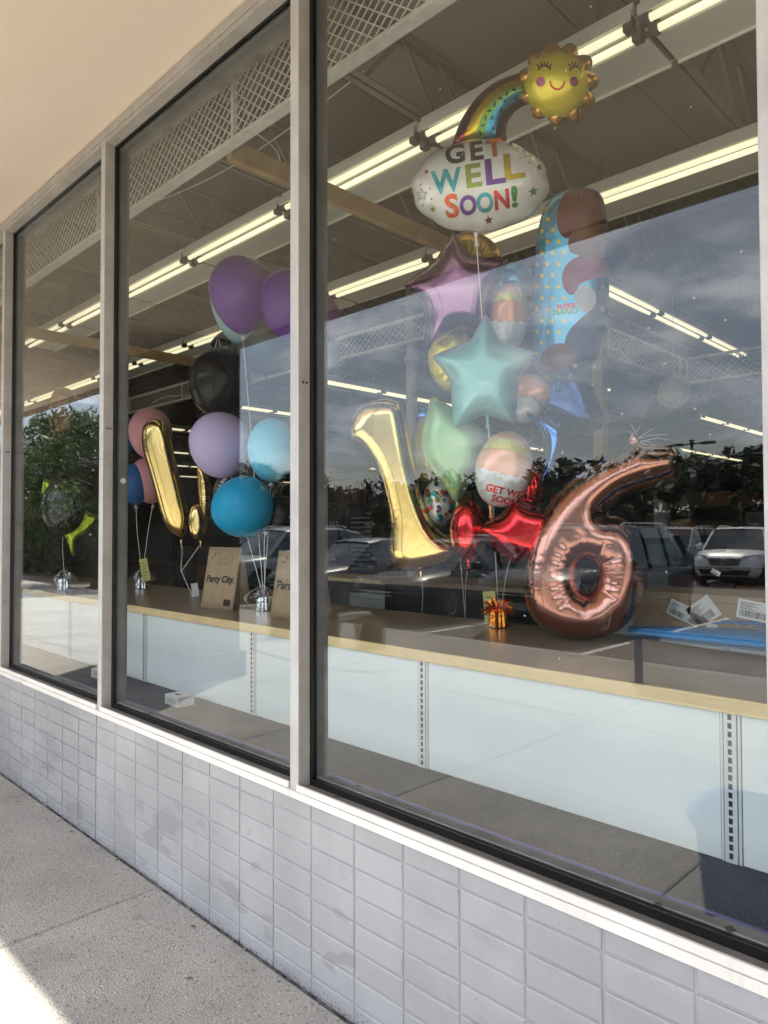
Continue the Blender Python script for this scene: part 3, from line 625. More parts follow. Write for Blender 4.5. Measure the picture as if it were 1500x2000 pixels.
class Pillow:
    def __init__(s, outline, holes=(), thick=.08, D=.1, wa=.12, wf=.03, hole_wa=.3, seed=0, rim=.004):
        s.out = np.array(outline, float); s.holes = [np.array(h, float) for h in holes]; s.th = thick; s.D = D; s.wa = wa; s.wf = wf; s.hwa = hole_wa; s.seed = seed; s.rim = rim
    def h(s, P):
        d, arc = seg_dist(P, s.out); wa = np.full(len(d), s.wa); ph = arc/s.wf
        for H in s.holes:
            d2, a2 = seg_dist(P, H); k = d2 < d; d[k] = d2[k]; wa[k] = s.hwa; ph[k] = a2[k]/(s.wf*.8)
        dd = np.maximum(d-s.rim, 0); t = np.clip(dd/s.D, 0, 1); h = s.th*np.sqrt(1-(1-t)**2)
        wr = np.abs(np.sin(math.pi*(ph+.6*np.sin(ph*.37+s.seed)+.4*np.sin(ph*1.13))))
        k_ = np.where(wa == s.hwa, 1.0, .2)*s.D; return h*(1-wa*np.exp(-dd/k_)*(1-wr)**2.5*1.6)
    def build(s, parent, mt, name='foil_shell', step=.012):
        b = resample(s.out, step*.75); hs = [resample(h, step*.7) for h in s.holes]
        lo, hi = s.out.min(0), s.out.max(0); pts = []; r_ = random.Random(s.seed); y = lo[1]; odd = 0
        while y < hi[1]:
            x = lo[0]+(step/2 if odd else 0)
            while x < hi[0]: pts.append((x+r_.uniform(-.1, .1)*step, y+r_.uniform(-.1, .1)*step)); x += step
            y += step*.87; odd ^= 1
        pts = np.array(pts); k = inside(pts, s.out)
        for h in s.holes: k &= ~inside(pts, h)
        pts = pts[k]; d, _ = seg_dist(pts, s.out)
        for h in s.holes: d = np.minimum(d, seg_dist(pts, h)[0])
        pts = pts[d > step*.45]
        allp = [b]+hs; edges = []; n = 0
        for q in allp: edges += [(n+i, n+(i+1) % len(q)) for i in range(len(q))]; n += len(q)
        nb = n; V = np.concatenate(allp+[pts])
        vo, eo, fo, _, _, _ = delaunay_2d_cdt([Vector(v) for v in V], edges, [], 0, 1e-6)
        V = np.array([(v.x, v.y) for v in vo]); cen = np.array([V[list(f)].mean(0) for f in fo]); k = inside(cen, s.out)
        for h in s.holes: k &= ~inside(cen, h)
        Fc = [f for f, q in zip(fo, k) if q]
        z = s.h(V); d, _ = seg_dist(V, s.out)
        for h in s.holes: d = np.minimum(d, seg_dist(V, h)[0])
        edge = d < 1e-5; z[edge] = 0
        ft = np.array([list(f)[:3] for f in Fc])
        I = np.concatenate([ft[:, 0], ft[:, 1], ft[:, 2]]); J = np.concatenate([ft[:, 1], ft[:, 2], ft[:, 0]])
        for _ in range(3):
            sm = np.zeros(len(z)); ct = np.zeros(len(z)); np.add.at(sm, I, z[J]); np.add.at(sm, J, z[I]); np.add.at(ct, I, 1); np.add.at(ct, J, 1)
            z = np.where(edge | (ct == 0), z, .5*z+.5*sm/np.maximum(ct, 1))
        vs = [(V[i][0], V[i][1], z[i]) for i in range(len(V))]; back = {}; vb = []
        for i in range(len(V)):
            if edge[i]: back[i] = i
            else: back[i] = len(V)+len(vb); vb.append((V[i][0], V[i][1], -z[i]*.92))
        fs = [tuple(f) for f in Fc]+[tuple(back[i] for i in reversed(f)) for f in Fc]
        g = G().add(vs+vb, fs); o = g.o(name, mt, parent, True); return o
    def decal(s, parent, mt, g2d, name='print', off=.0022, lim=.014):
        """g2d: (verts2d, faces) laid on the inflated surface"""
        bm = bmesh.new(); vv = [bm.verts.new((x, y, 0)) for x, y in g2d[0]]
        for f in g2d[1]:
            try: bm.faces.new([vv[i] for i in f])
            except ValueError: pass
        bmesh.ops.triangulate(bm, faces=bm.faces[:])
        for _ in range(4):
            e = [e for e in bm.edges if e.calc_length() > lim]
            if not e: break
            bmesh.ops.subdivide_edges(bm, edges=e, cuts=1); bmesh.ops.triangulate(bm, faces=[f for f in bm.faces if len(f.verts) > 3])
        P = np.array([(v.co.x, v.co.y) for v in bm.verts]); z = s.h(P)
        for v, q in zip(bm.verts, z): v.co.z = q+off
        for f in bm.faces:
            f.smooth = True
            if f.normal.z < 0: pass
        bm.normal_update()
        for f in bm.faces:
            if f.normal.z < 0: f.normal_flip()
        me = bpy.data.meshes.new(name); bm.to_mesh(me); bm.free(); me.materials.append(mt); return link(name, me, None, parent)
def px2(cx, cyy, s, pts):
    u, v, n = ray_axes(cx, cyy); D = s*np.linalg.norm(ray(cx, cyy)); out = []
    for x, y in pts:
        q = ray(x, y); q = q*D/(q@n); out.append((float(q@u), float(q@v)))
    return out
def join2(*gs):
    V = []; Fs = []
    for v, f in gs: n = len(V); V += list(v); Fs += [tuple(n+i for i in q) for q in f]
    return V, Fs
def poly2(pts): return (list(map(tuple, pts)), [tuple(range(len(pts)))])
def circ(cx, cyy, rx, ry=None, n=20, a0=0):
    ry = ry or rx; return [(cx+rx*math.cos(a0+2*math.pi*k/n), cyy+ry*math.sin(a0+2*math.pi*k/n)) for k in range(n)]
def star2(cx, cyy, r, n=5, q=.45, rot=90):
    return [(cx+(r if k % 2 == 0 else r*q)*math.cos(R(rot)+math.pi*k/n), cyy+(r if k % 2 == 0 else r*q)*math.sin(R(rot)+math.pi*k/n)) for k in range(2*n)]
def starface(cx, cyy, r, rot=90, q=.45):
    p = star2(cx, cyy, r, rot=rot, q=q); V = p+[(cx, cyy)]; return V, [(i, (i+1) % 10, 10) for i in range(10)]
def stroke2(pts, wd):
    V = []; Fs = []
    pts = [Vector(p) for p in pts]
    for i in range(len(pts)):
        d = (pts[min(i+1, len(pts)-1)]-pts[max(i-1, 0)]).normalized(); n_ = Vector((-d.y, d.x))*wd/2; V += [tuple(pts[i]+n_), tuple(pts[i]-n_)]
        if i: k = 2*i; Fs.append((k-2, k-1, k+1, k))
    return V, Fs
def text2(txt, size, x=0, y=0, rot=0, bold=0, align='CENTER', sx=1, shear=0):
    cu = bpy.data.curves.new('t', 'FONT'); cu.body = txt; cu.size = size; cu.align_x = align; cu.align_y = 'CENTER'; cu.offset = bold; cu.resolution_u = 4; cu.shear = shear
    ob = bpy.data.objects.new('t', cu); me = ob.to_mesh(); c, s_ = math.cos(R(rot)), math.sin(R(rot))
    V = [(x+(v.co.x*sx)*c-v.co.y*s_, y+(v.co.x*sx)*s_+v.co.y*c) for v in me.vertices]; Fs = [tuple(p.vertices) for p in me.polygons]
    ob.to_mesh_clear(); bpy.data.objects.remove(ob); bpy.data.curves.remove(cu); return V, Fs
def ribbon(parent, a, b, wd=.0045, sag=.0, mt=None, n=10, name='ribbon'):
    a = Vector(a); b = Vector(b); g = G(); pts = []
    for k in range(n+1):
        u = k/n; p = a.lerp(b, u); p.x += sag*math.sin(math.pi*u); p.y += sag*.4*math.sin(2*math.pi*u); pts.append(p)
    for i in range(n): g.bar(pts[i], pts[i+1], wd, .0012, (fw[0], fw[1], 0))
    return mpart(g, name, mt or M['ribbon'], parent)
def knot_world(parent, x, y, z=0): return MX[parent.name] @ Vector((x, y, z))

# ---- latex balloons
def latex_balloon(cx, cyy, rpx, Y, mt, label, tilt=0, el=1.18, group='latex balloons', to=None, taper=.0):
    t, s = frame_empty('latex_balloon', cx, cyy, Y, label, 'balloon', group, roll=tilt); r = rpx*s; prof = []
    H = r*el
    for k in range(33):
        a = math.pi*k/32; z = math.cos(a); rr = math.sin(a)
        if z < 0: rr *= (1-taper*(-z)**1.2); z *= 1.22+taper*.5
        prof.append((max(rr*r, .004 if k == 32 else 0), z*H*.92+H*.08))
    zb = prof[-1][1]; prof[-1] = (.007, zb+.004)
    prof += [(.0045, zb-.004), (.006, zb-.010), (.009, zb-.018), (.007, zb-.0185)]
    g = G().lathe(prof, n=40, ax=(0, 1, 0)); g.o('skin', mt, t, True)
    G().tube([(-.006, zb-.004, 0), (.006, zb-.004, 0), ], .004, 8).o('knot', mt, t, True)
    if to is not None:
        ribbon(t, knot_world(t, 0, zb-.01), to, .004, rnd.uniform(-.015, .015)); g = G(); r_ = random.Random(int(cx))
        for k in range(4):
            a0 = r_.uniform(0, 6.28); dx, dy = r_.uniform(-.02, .02), r_.uniform(-.03, .0); rr = r_.uniform(.004, .008)
            pts = [(dx*u+rr*math.cos(a0+9*u), zb-.012+dy*u+rr*math.sin(a0+9*u), .004+.006*u) for u in np.linspace(0, 1, 12)]
            for i in range(11): g.bar(pts[i], pts[i+1], .003, .0008, (0, 0, 1))
        g.o('ribbon_curl', M['ribbon'], t)
    return t
LX = {k: latex(k+'_latex', c, r) for k, c, r in [('purple', (.13, .03, .33), .2), ('plum', (.16, .06, .22), .2), ('pale_teal', (.26, .52, .60), .25), ('black', (.006, .006, .007), .12), ('lavender', (.60, .50, .80), .3),
      ('pink', (.70, .32, .36), .28), ('deep_blue', (.0, .10, .34), .2), ('sky_blue', (.15, .58, .80), .28), ('turquoise', (.0, .36, .68), .3), ('dark_green', (.10, .13, .12), .25), ('pale_grey', (.28, .28, .27), .25)]}
W1 = (-5.81, 1.41); W2 = (-3.651, 1.133); WM = (-3.70, 1.25)
top_tie = onY(470, 668, 1.15)
latex_balloon(471, 572, 62, 1.10, LX['purple'], 'purple latex balloon at the top of the bunch left of the middle mullion', 2, 1.13, taper=.18, to=(W2[0], W2[1], SZ+.08))
latex_balloon(478, 592, 66, 1.25, LX['pale_teal'], 'pale teal latex balloon directly behind the top purple one', 0, 1.15, taper=.15)
latex_balloon(520, 568, 44, 1.42, LX['dark_green'], 'grey green latex balloon peeking between the two purple ones', 0, 1.1)
latex_balloon(565, 592, 58, 1.28, LX['purple'], 'purple latex balloon cut by the left edge of the middle mullion', -3, 1.12, taper=.1)
latex_balloon(622, 625, 44, 1.35, LX['plum'], 'dusky plum latex balloon just right of the middle mullion', -3, 1.12)
latex_balloon(520, 655, 70, 1.45, LX['dark_green'], 'dark grey green latex balloon low behind the purple ones', 0, 1.05)
latex_balloon(430, 748, 60, 1.12, LX['black'], 'glossy black latex balloon with long window reflections', -6, 1.10, to=(W2[0], W2[1], SZ+.08))
latex_balloon(430, 868, 59, 1.05, LX['lavender'], 'lavender latex balloon above the turquoise one', 6, 1.07, to=None)
latex_balloon(531, 878, 47, 1.15, LX['sky_blue'], 'light blue latex balloon against the left edge of the middle mullion', -2, 1.30, to=(W2[0], W2[1], SZ+.08))
latex_balloon(474, 990, 61, .98, LX['turquoise'], 'bright turquoise latex balloon above the kraft paper bags', 42, .95, to=(W2[0]+.01, W2[1], SZ+.08))
latex_balloon(294, 846, 41, 1.38, LX['pink'], 'pink latex balloon behind the tilted gold bar balloon', 2, 1.2, to=None)
latex_balloon(290, 938, 34, 1.5, LX['pink'], 'second pink latex balloon, lower behind the gold bar balloon', 10, 1.3, to=(W1[0], W1[1], SZ+.1))
latex_balloon(243, 850, 22, 1.45, LX['deep_blue'], 'deep blue latex balloon mostly hidden by the left mullion, upper one', 0, 1.7, to=None)
latex_balloon(262, 945, 29, 1.38, LX['deep_blue'], 'deep blue latex balloon right of the left mullion, lower one', 5, 1.35, to=(W1[0], W1[1], SZ+.1))
latex_balloon(548, 1010, 34, 1.2, LX['black'], 'small black latex balloon right of the turquoise one', -10, 1.25, to=None)
latex_balloon(640, 688, 26, 1.45, LX['pale_grey'], 'smoky clear latex balloon beside the middle mullion, under the plum one', 0, 1.2)

# ---- foil balloons
FM = {k: foil(k+'_foil', c, r, mt_, b) for k, c, r, mt_, b in [
    ('gold', (.93, .68, .26), .17, 1, .14), ('rose', (.52, .235, .18), .17, 1, .10), ('red', (.78, .03, .04), .18, 1, .22), ('teal', (.28, .60, .58), .42, .35, .15),
    ('purple', (.30, .15, .29), .22, .85, .2), ('green', (.34, .58, .28), .42, .35, .15), ('yellow', (.86, .70, .05), .28, .35, .25), ('orange', (.80, .42, .08), .25, .75, .35),
    ('white', (.84, .83, .82), .32, .2, .3), ('blue', (.02, .06, .22), .15, .9, .4), ('bright_blue', (.10, .28, .85), .16, 1, .4), ('black', (.012, .012, .013), .15, .6, .4), ('navy', (.012, .012, .045), .3, .4, .2),
    ('neon', (.42, .56, .02), .2, .9, .6), ('brown', (.10, .04, .025), .18, .8, .5), ('face', (.80, .36, .20), .3, .35, .25), ('clear', (.65, .68, .7), .1, .9, .5), ('sky', (.10, .42, .68), .28, .55, .25), ('rainbow_red', (.55, .03, .05), .18, 1, .4)]}
def P_(name, c, r=.35, metal=.0):
    if name not in M: M[name] = mat(name, c, r, metal)
    return M[name]
def foil_balloon(cx, cyy, Y, pts, mt, label, thick, D, holes=(), wa=.12, wf=.03, hwa=.3, step=.012, sm=1, yaw=0, group=None, seed=1, name='foil_balloon', neck=None, to=None):
    t, s = frame_empty(name, cx, cyy, Y, label, 'balloon', group, yaw=yaw); k = math.cos(R(yaw))
    o2 = [(x/k, y) for x, y in px2(cx, cyy, s, pts)]; hh = [[(x/k, y) for x, y in px2(cx, cyy, s, h)] for h in holes]
    if sm: o2 = smooth_poly(o2, sm); hh = [smooth_poly(h, 2) for h in hh]
    p = Pillow(o2, hh, thick, D, wa, wf, hwa, seed); p.build(t, mt, step=step); p.s = s; p.k = k; p.c = (cx, cyy)
    if neck:
        q = px2(cx, cyy, s, [neck])[0]; g = G()
        g.tube([(q[0]/k, q[1]+.01, 0), (q[0]/k, q[1]-.015, 0), (q[0]/k+.004, q[1]-.05, .004)], [.012, .005, .012], 7); g.o('neck', mt, t, True)
        if to is not None: ribbon(t, knot_world(t, q[0]/k, q[1]-.02), to, .0042, rnd.uniform(-.01, .01))
    p.t = t; return p
def dpx(p, pts): return [(x/p.k, y) for x, y in px2(p.c[0], p.c[1], p.s, pts)]
def dec(p, mt, shapes, name='print', off=.0022, lim=.014): return p.decal(p.t, mt, join2(*shapes), name, off, lim)
def dtext(p, txt, x, y, hpx, rot=0, bold=0, sx=1, shear=0):
    q = dpx(p, [(x, y)])[0]; return text2(txt, hpx*p.s*1.38, q[0], q[1], rot, bold, sx=sx, shear=shear)
WT = (-2.166, 1.518); WR = (-2.525, 1.70); WG = (-2.811, 1.66)

# cloud balloon with lettering
cl = []
for k in range(120):
    a = 2*math.pi*k/120; sc = 1+.035*abs(math.sin(a*5+.5))-.012; x = 133*math.cos(a)*sc; y = 90*math.sin(a)*sc; c_, s_ = math.cos(R(-4)), math.sin(R(-4)); cl.append((938+x*c_-y*s_, 363+x*s_+y*c_))
cloud = foil_balloon(938, 363, 1.02, cl, FM['white'], 'white cloud balloon with colourful get well soon lettering, rainbow and sun', .115, .19, wa=.16, wf=.05, step=.010, sm=0, neck=(930, 458), to=(WT[0], WT[1], SZ+.1), name='get_well_balloon')
K = lambda n, c, r=.3, me=.5: P_(n, c, r, me)
def letter(ch, x, y, h, mt, rot=5, sx=1.0): dec(cloud, mt, [dtext(cloud, ch, x, y, h, rot, .004, sx)], 'letter')
for ch, x, y, h, mt, sx in [('G', 890, 303, 33, K('print_black', (.025, .02, .03)), 1.15), ('E', 930, 297, 33, K('print_brown', (.08, .03, .02)), 1.15), ('T', 965, 291, 30, K('print_orange', (.62, .16, .03)), 1.15),
                     ('W', 874, 356, 40, K('print_teal', (.03, .36, .42)), .95), ('E', 924, 346, 40, K('print_olive', (.25, .34, .06)), 1.15), ('L', 964, 338, 44, K('print_violet', (.14, .04, .32)), 1.3), ('L', 1000, 328, 44, K('print_gold', (.62, .42, .02)), 1.35),
                     ('S', 884, 404, 42, K('print_vermilion', (.75, .12, .03)), 1.0), ('O', 915, 402, 34, K('print_violet', ()), .85), ('O', 947, 397, 34, K('print_teal', ()), .85), ('N', 979, 391, 34, K('print_red', (.68, .02, .03)), .85), ('!', 1003, 386, 36, K('print_green', (.05, .30, .07)), 1.3)]:
    letter(ch, x, y, h, mt, 5, sx)
def cst(x, y, r, mt, q=.42): dec(cloud, mt, [starface(*dpx(cloud, [(x, y)])[0], r*cloud.s, 100, q)], 'printed_star')
cst(997, 281, 6, K('print_brown', ())); cst(1052, 327, 7, K('print_brown2', (.16, .02, .02))); cst(1039, 374, 10, K('print_green', ())); cst(954, 429, 9, K('print_brown2', ())); cst(847, 408, 7, K('print_olive', ())); cst(835, 336, 6, K('print_rust', (.4, .12, .07)))
for (x, y, r) in ((826, 380, 12), (1030, 298, 12)):
    q = dpx(cloud, [(x, y)])[0]; o_ = star2(q[0], q[1], r*cloud.s); i_ = star2(q[0], q[1], r*cloud.s*.84)
    dec(cloud, K('print_black', ()), [(o_+i_, [(k, (k+1) % 10, 10+(k+1) % 10, 10+k) for k in range(10)])], 'star_outline')
    for k in range(6):
        a = k*1.05+.4; xx, yy = x+20*math.cos(a), y+20*math.sin(a); dec(cloud, K('print_rust', ()), [poly2(dpx(cloud, circ(xx, yy, 2.8, n=3, a0=a)))], 'confetti')
# rainbow arc, part of the same balloon
outer = [(881, 287), (889, 255), (904, 222), (926, 190), (953, 164), (985, 146), (1026, 134), (1050, 133)]; inner = [(992, 285), (990, 262), (991, 244), (997, 228), (1008, 214), (1022, 204), (1040, 198), (1055, 196)]
def lerp2(a, b, u): return [((1-u)*p[0]+u*q[0], (1-u)*p[1]+u*q[1]) for p, q in zip(a, b)]
rb = Pillow(smooth_poly(px2(938, 363, cloud.s, outer+inner[::-1]), 1), thick=.06, D=.085, wa=.35, wf=.035, seed=3)
ro = rb.build(cloud.t, FM['rainbow_red'], 'rainbow_arc'); ro.location = (0, 0, -.085)
def rdec(mt, u0, u1, nm='rainbow_band'):
    a = px2(938, 363, cloud.s, lerp2(outer, inner, u0)); b = px2(938, 363, cloud.s, lerp2(outer, inner, u1)); n = len(a)
    o = rb.decal(cloud.t, mt, (a+b, [(i, i+1, n+i+1, n+i) for i in range(n-1)]), nm, .0022); o.location = (0, 0, -.085)
rdec(K('band_yellow', (.72, .50, .03), .25, .8), .20, .40); rdec(K('band_green', (.17, .33, .06), .3, .6), .40, .57); rdec(K('band_blue', (.04, .33, .50), .25, .7), .57, .78); rdec(K('band_purple', (.06, .02, .07), .2, .8), .78, .985)
for i in range(11):
    u = .485; a = px2(938, 363, cloud.s, lerp2(outer, inner, .485)); fi = .4+i*.58; k = int(fi); fr = fi-k
    if k+1 >= len(a): break
    x = a[k][0]*(1-fr)+a[k+1][0]*fr; y = a[k][1]*(1-fr)+a[k+1][1]*fr; an = 1.2-i*.13+(.8 if i % 2 else -.6)
    L_ = .014; o = rb.decal(cloud.t, K('leaf_print', (.01, .08, .03), .2, .8), poly2([(x+L_*math.cos(an), y+L_*math.sin(an)), (x+.006*math.cos(an+1.57), y+.006*math.sin(an+1.57)), (x-L_*math.cos(an), y-L_*math.sin(an)), (x-.006*math.cos(an+1.57), y-.006*math.sin(an+1.57))]), 'printed_leaf', .004); o.location = (0, 0, -.085)
for i in range(7):
    a = px2(938, 363, cloud.s, lerp2(outer, inner, .62+.1*(i % 2))); fi = .6+i*.85; k = int(fi); fr = fi-k
    if k+1 >= len(a): break
    x = a[k][0]*(1-fr)+a[k+1][0]*fr; y = a[k][1]*(1-fr)+a[k+1][1]*fr
    o = rb.decal(cloud.t, K('dot_print', (.01, .12, .25), .15, .9), poly2(circ(x, y, .008, n=12)), 'printed_dot', .004); o.location = (0, 0, -.085)
# sun
sp = []
for k in range(180):
    a = 2*math.pi*k/180; r = 66+16*abs(math.cos(a*5.5+.4))**.9; sp.append((1091+r*math.cos(a)*.97, 163+r*math.sin(a)*1.02))
sr = Pillow(px2(938, 363, cloud.s, sp), thick=.035, D=.035, wa=.3, wf=.02, seed=5); so_ = sr.build(cloud.t, FM['orange'], 'sun_rays', .010); so_.location = (0, 0, .0)
sf_ = Pillow(px2(938, 363, cloud.s, circ(1087, 165, 64, 67, 60)), thick=.085, D=.12, wa=.25, wf=.05, seed=6); o = sf_.build(cloud.t, FM['yellow'], 'sun_face', .010); o.location = (0, 0, .012)
def sdec(mt, sh, nm):
    o = sf_.decal(cloud.t, mt, join2(*sh), nm, .003, .01); o.location = (0, 0, .012)
q2 = lambda pts: px2(938, 363, cloud.s, pts)
for ex in (1060, 1120):
    sdec(K('print_black', ()), [stroke2(q2([(ex-12+24*k/8, 143-9*math.sin(math.pi*k/8)+(ex-1090)*.02) for k in range(9)]), 2.4*cloud.s)]+[stroke2(q2([(ex-10+20*k/4, 140-8*math.sin(math.pi*(k+.5)/5)), (ex-13+26*k/4, 133-8*math.sin(math.pi*(k+.5)/5))]), 2.2*cloud.s) for k in range(5)], 'closed_eye')
    sdec(K('print_cheek', (.45, .10, .20)), [poly2(q2(circ(ex-7 if ex < 1090 else ex-4, 165, 8.5, 9.5)))], 'cheek')
sdec(K('print_mouth', (.5, .06, .02)), [stroke2(q2([(1084+14*math.cos(a), 163+17*math.sin(a)) for a in np.linspace(.05, math.pi-.05, 12)]), 3.4*cloud.s)], 'smile')

# stars
STARS = 'plain foil star balloons in the right bunch'
def star_foil(tips, valleys, Y, mt, label, thick=.10, D=.085, neck=None, to=None, wa=.06, seed=1, yaw=0):
    pts = []; n = len(tips); cc0 = Vector((sum(t[0] for t in tips)/n, sum(t[1] for t in tips)/n))
    for i in range(n):
        T = Vector(tips[i]); T = T+(T-cc0)*.07; Vl = Vector(valleys[i]); T2 = Vector(tips[(i+1) % n]); T2 = T2+(T2-cc0)*.07; c = Vector((0, 0))
        pts += [tuple(T)]; pts += [tuple(T.lerp(Vl, u)+(Vl-T).orthogonal().normalized()*0) for u in (.33, .66)]; pts += [tuple(Vl)]; pts += [tuple(Vl.lerp(T2, u)) for u in (.33, .66)]
    cx = sum(t[0] for t in tips)/n; c2 = sum(t[1] for t in tips)/n
    return foil_balloon(cx, c2, Y, pts, mt, label, thick, D, wa=wa, wf=.05, neck=neck, to=to, sm=1, seed=seed, step=.011, yaw=yaw, name='star_balloon')
star_foil([(885, 462), (988, 510), (952, 655), (838, 678), (794, 558)], [(926, 499), (965, 580), (894, 645), (826, 595), (850, 508)], 1.30, FM['purple'], 'metallic mauve star balloon at upper left of the right bunch', .14, .11)
star_foil([(949, 618), (1044, 692), (1003, 824), (889, 830), (849, 698)], [(975, 665), (1014, 745), (950, 810), (880, 742), (920, 663)], 1.12, FM['teal'], 'satin pale teal star balloon in the centre of the right bunch', .15, .115, neck=(952, 815), to=(WT[0], WT[1], SZ+.1))
star_foil([(845, 779), (938, 838), (941, 905), (892, 979), (850, 924), (826, 872)], [(892, 800), (947, 873), (926, 934), (864, 945), (830, 900), (826, 830)], 1.18, FM['green'], 'satin pale green star balloon seen edge on under the teal star', .14, .10, neck=(893, 972), to=(WR[0], WR[1], SZ+.02))
star_foil([(1003, 966), (1085, 1000), (1065, 1102), (975, 1080), (926, 1029)], [(1032, 985), (1080, 1050), (1020, 1096), (946, 1056), (980, 1004)], 1.30, FM['red'], 'shiny red star balloon tucked left of the rose gold number six', .10, .075, wa=.2, neck=(1000, 1075), to=(WT[0]+.02, WT[1], SZ+.1))
foil_balloon(915, 1035, 1.22, circ(915, 1036, 36, 60, 40), FM['red'], 'shiny red round balloon seen edge on beside the red star', .085, .09, wa=.45, wf=.022, neck=(915, 1094), to=(WR[0], WR[1], SZ), name='round_foil_balloon', seed=4)
foil_balloon(1046, 945, 1.62, circ(1046, 948, 30, 40, 30), FM['red'], 'red balloon half hidden behind the bandaged face balloon', .08, .08, wa=.3, wf=.03, name='round_foil_balloon', seed=9)
# yellow rounds and smiling face
foil_balloon(880, 702, 1.45, circ(882, 700, 46, 66, 40), FM['yellow'], 'yellow round foil balloon behind the mauve star', .10, .12, wa=.3, wf=.04, name='round_foil_balloon', seed=5)
foil_balloon(835, 880, 1.45, circ(838, 876, 34, 66, 40), FM['yellow'], 'yellow round foil balloon behind the pale green star', .10, .11, wa=.3, wf=.04, name='round_foil_balloon', seed=6)
fb = foil_balloon(918, 508, 1.55, circ(918, 512, 62, 58, 48), FM['orange'], 'yellow face balloon with orange rim under the cloud balloon', .10, .14, wa=.3, wf=.04, name='round_foil_balloon', seed=7)
dec(fb, K('print_yellow', (.75, .55, .03), .25, .5), [poly2(dpx(fb, circ(918, 515, 50, 47, 28)))], 'print', .003)
for x in (905, 940): dec(fb, K('print_black', ()), [poly2(dpx(fb, circ(x, 494, 4, 5, 10)))], 'printed_eye', .005)
foil_balloon(850, 640, 1.62, circ(850, 655, 22, 72, 40), FM['bright_blue'], 'narrow blue foil balloon edge showing behind the mauve star', .08, .06, wa=.3, wf=.04, name='round_foil_balloon', seed=8)
foil_balloon(830, 812, 1.66, circ(830, 815, 18, 22, 24), FM['bright_blue'], 'small bright blue foil patch behind the green star', .05, .05, wa=.3, wf=.04, name='round_foil_balloon', seed=8)
foil_balloon(1003, 545, 1.66, circ(1003, 545, 38, 34, 30), FM['sky'], 'glossy blue foil balloon top above the upper masked face', .07, .08, wa=.3, wf=.04, name='round_foil_balloon', seed=18)
# masked, bandaged faces
def face(cx, cyy, rx, ry, Y, tilt, label, words, seed, neck=None, to=None):
    c_, s_ = math.cos(R(tilt)), math.sin(R(tilt)); E_ = lambda x, y: (cx+x*c_-y*s_, cyy+x*s_+y*c_)
    out = [E_(rx*math.cos(a), ry*math.sin(a)) for a in np.linspace(0, 2*math.pi, 48, endpoint=False)]
    p = foil_balloon(cx, cyy, Y, out, FM['face'], label, .095, .11, wa=.28, wf=.035, name='face_balloon', group='masked face balloons', seed=seed, neck=neck, to=to)
    ex = lambda y, f=.985: rx*math.sqrt(max(0, 1-(y/ry)**2))*f
    def band(y0, y1, bow, mt, nm, o_=.003):
        top = [E_(ex(y0)*u, y0+bow*(u*u-1)) for u in np.linspace(-1, 1, 14)]; bot = [E_(ex(y1)*u, y1+bow*(u*u-1)) for u in np.linspace(-1, 1, 14)]
        a = dpx(p, top+bot); dec(p, mt, [(a, [(i, i+1, 14+i+1, 14+i) for i in range(13)])], nm, o_)
    band(-.62*ry, -.36*ry, 10, K('bandage_yellow', (.72, .66, .12), .25, .4), 'bandage')
    ys_ = np.linspace(.16*ry, .97*ry, 9)
    V = []; 
    for j, y in enumerate(ys_):
        for u in np.linspace(-1, 1, 15): V.append(E_(ex(y, .98)*u, y+(-5*abs(math.sin(u*7)) if j == 0 else 0)))
    a = dpx(p, V); dec(p, K('mask_white', (.68, .69, .70), .3, .2), [(a, [(j*15+i, j*15+i+1, (j+1)*15+i+1, (j+1)*15+i) for j in range(8) for i in range(14)])], 'face_mask', .003)
    for tx, x, y, h in words:
        q = E_(x, y); dec(p, K('print_red', ()), [dtext(p, tx, q[0], q[1], h, -tilt, .0012)], 'lettering', .0055)
    return p
face(995, 620, 38, 66, 1.42, 2, 'upper masked face balloon with yellow bandage, right of the mauve star', [], 11)
face(984, 916, 56, 76, 1.20, 14, 'lower masked face balloon with red get well soon lettering', [('GET WELL', 20, 42, 14), ('SOON', 17, 59, 13)], 12, neck=(958, 990), to=(WT[0], WT[1], SZ+.12))
p_ = foil_balloon(1040, 762, 1.58, circ(1040, 764, 40, 34, 36), FM['face'], 'orange foil face balloon mostly hidden right of the teal star', .07, .09, wa=.3, wf=.035, name='face_balloon', seed=13)
foil_balloon(1020, 800, 1.5, circ(1022, 800, 34, 28, 30), FM['white'], 'white foil balloon hidden low behind the teal star', .06, .08, wa=.3, wf=.035, name='round_foil_balloon', seed=14)
# blue crescent foil
foil_balloon(1075, 860, 1.50, [(1022, 805), (1060, 812), (1095, 820), (1107, 845), (1100, 880), (1080, 920), (1058, 955), (1056, 930), (1062, 895), (1060, 860), (1045, 828)], FM['bright_blue'], 'blue crescent of foil shining between the masked face and the six', .05, .06, wa=.35, wf=.02, name='crescent_balloon', seed=15)
foil_balloon(1100, 770, 1.72, [(1040, 720), (1090, 700), (1140, 712), (1160, 760), (1185, 830), (1150, 850), (1105, 845), (1050, 820), (1030, 770)], FM['blue'], 'dark navy foil balloon under the tall patterned balloon', .09, .12, wa=.4, wf=.03, name='round_foil_balloon', seed=16)
pd = foil_balloon(858, 980, 1.42, circ(858, 980, 33, 44, 36), FM['white'], 'white foil balloon with multicoloured paint dabs behind the gold number one', .08, .10, wa=.3, wf=.03, name='dab_balloon', seed=17)
r_ = random.Random(3)
